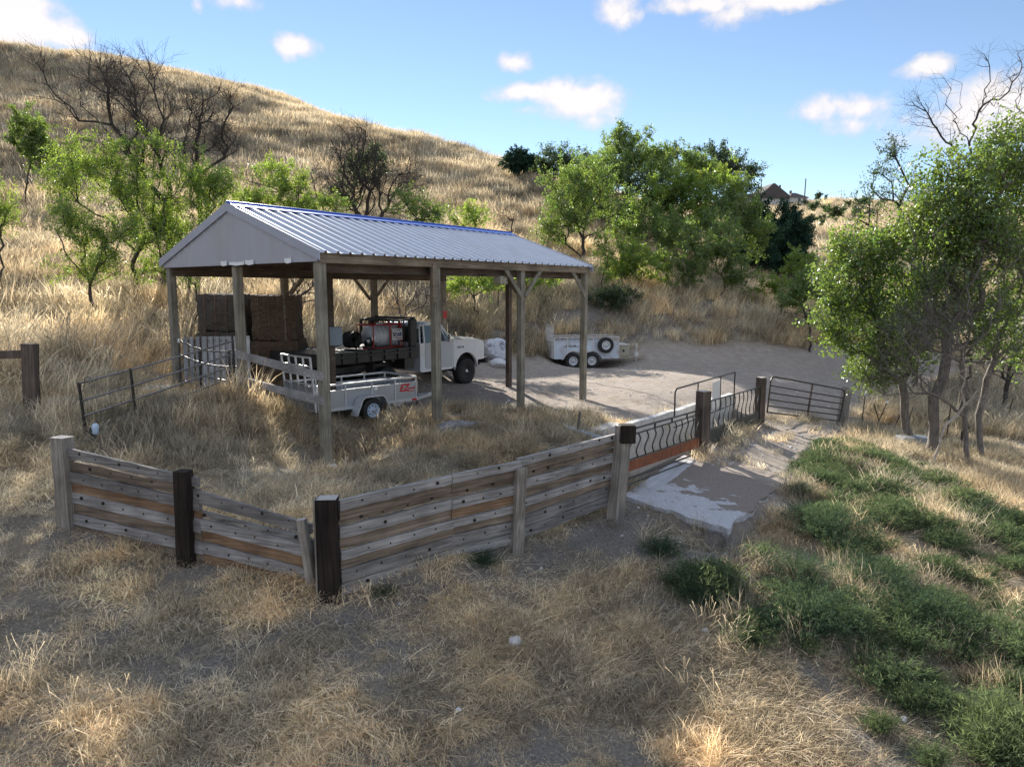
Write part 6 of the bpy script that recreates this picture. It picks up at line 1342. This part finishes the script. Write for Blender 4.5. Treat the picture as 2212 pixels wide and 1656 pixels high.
    T('leafy_bush', 'dark green shrub on the lip of the bank over the white trailer', 1320, 36.8, [(1320,640,58,20,50)], 'dark', 'barkd', 28, lpt=34, cat='bush')
    T('leafy_bush', 'lime saplings seen under the roof edge beyond the truck', 1035, 31.5, [(1030,608,55,26,50),(985,620,24,18,14)], 'lime', 'barkd', 29, lpt=34, cat='bush')
    T('dead_bush', 'bare grey sapling seen through the shed above the truck', 860, 28.5, [(865,630,55,36,40),(930,640,30,26,14)], 'none', 'bark', 30, lpt=0, spread=.4, cat='bush', rt=.009)
    T('dead_bush', 'bare dark sapling behind the hay seen through the shed', 640, 24.5, [(650,620,60,40,40)], 'none', 'barkd', 31, lpt=0, spread=.4, cat='bush', rt=.011)
    T('leafy_tree', 'thin stemmed sapling behind the left barn post', 390, 22.0, [(400,560,40,40,24),(430,600,50,20,14)], 'lime', 'barkd', 32, lpt=24, group=g1, stems=2)
    T('dead_bush', 'grey brush heap where the track meets the right trees', 1745, 38, [(1740,680,50,24,60),(1800,690,30,24,30)], 'none', 'barkg', 33, lpt=0, spread=.35, cat='bush', rt=.008)
    # right edge
    T('leafy_tree', 'large bright green tree hanging over the tube gate', 1995, 19.5, [(1870,540,80,60,190),(1810,610,58,60,140),(1900,650,95,70,220),(1985,540,75,75,170),(1855,720,60,56,140),(1930,760,75,56,130),(1990,670,60,60,110),(1890,800,50,40,60),(1800,700,34,40,40)], 'mid', 'barkg', 40, lpt=60, spread=.32, rt=.0055, lf=.088, group=g3, fork=.3)
    T('leafy_tree', 'dark leaved tall tree with thick grey trunk right of the gate', 2035, 18.2, [(2070,400,90,80,190),(2175,350,75,75,150),(2110,500,105,70,220),(2030,600,75,60,130),(2150,640,75,60,120),(2020,480,60,60,100),(2080,700,70,50,70)], 'mid', 'barkg', 41, lpt=64, spread=.36, rt=.0065, lf=.085, group=g3, fork=.4)
    T('leafy_tree', 'tall tree at the right edge with upright grey trunk', 2140, 18.6, [(2195,560,60,90,170),(2225,430,60,80,130),(2240,720,60,90,130),(2160,720,60,60,90)], 'mid', 'barkg', 42, lpt=60, spread=.36, rt=.0065, lf=.085, group=g3, fork=.42)
    T('leafy_tree', 'airy dark tree standing alone against the sky left of the tall ones', 1930, 27, [(1925,320,22,26,24),(1900,390,50,40,60),(1875,450,50,36,44),(1965,430,50,50,56)], 'dark', 'barkd', 43, lpt=44, spread=.32, lf=.075, group=g3)
    T('dead_tree', 'bare dead tree top with drooping twigs against the cloud at right', 2115, 19.4, [(2125,125,8,16,8),(2190,140,20,34,22),(2170,205,30,34,24),(2120,220,14,40,14),(1995,250,36,28,26),(1978,215,26,16,12),(2050,180,30,16,16),(2060,270,50,14,12),(2215,190,20,30,14)], 'none', 'barkd', 44, lpt=0, spread=.34, rt=.0045, seg=.22, bf=.55, group=g3, fork=.62, droop=.25, twigs=2)
    T('dead_branch', 'bleached bare branches low in front of the grey trunks', 2045, 17.2, [(2090,800,40,40,24),(2120,850,44,40,28),(2060,760,40,30,16)], 'none', 'barkw', 45, lpt=0, spread=.3, rt=.0045, cat='branch', fork=.35, droop=.3)
    T('dead_branch', 'tangle of grey dead branches inside the right hand crown', 2120, 17.6, [(2080,640,90,70,130),(2150,560,60,60,70),(1985,720,90,80,150),(1935,820,80,60,90),(2120,740,80,60,90)], 'none', 'barkg', 46, lpt=0, spread=.38, rt=.0042, twigs=5, cat='branch', fork=.5)
    T('leafy_tree', 'dim green tree behind the trunks at the right edge', 2200, 26, [(2180,760,70,60,70),(2240,680,60,70,70),(2080,700,60,50,50)], 'dark', 'barkd', 47, lpt=40, spread=.4, group=g3)
    T('leafy_tree', 'green trees filling the gap behind the bright hanging tree', 1990, 31, [(1960,600,80,70,130),(2050,560,80,80,130),(1870,620,70,60,90),(1950,720,90,50,110),(2080,700,80,60,90)], 'dark', 'barkd', 48, lpt=44, spread=.42, group=g3)
    # brush on the far plateau and its slope
    src = T('far_bush', 'small dark bush on the far skyline right of the lone pole', 1772, 232, [(1772,424,11,6,40)], 'dark', 'barkd', 50, lpt=60, spread=.7, lf=.45, cat='bush', group='bushes on the far hill')
    far = [(1800,500,140,'dark bush low on the far slope, nearest the right trees'), (1755,480,170,'dark bush on the far slope below the hilltop house'), (1830,470,190,'bush high on the far slope right of the pole'), (1725,450,225,'bush just below the hilltop house'), (1790,470,180,'bush in the middle of the far slope'), (1846,500,150,'bush on the far slope beside the bright tree'), (1770,520,120,'lowest bush on the far slope above the junipers')]
    for k, (px, py, Y, lb) in enumerate(far):
        c = copy_tree(src); p = at(px, py, Y); c.location = (p.x, p.y, gz(p.x, p.y)-.1); c['label'] = lb; c.rotation_euler = (0, 0, k*1.1); s_ = .8+.25*(k % 3); c.scale = (s_*1.3, s_, s_*.8)
build_trees()
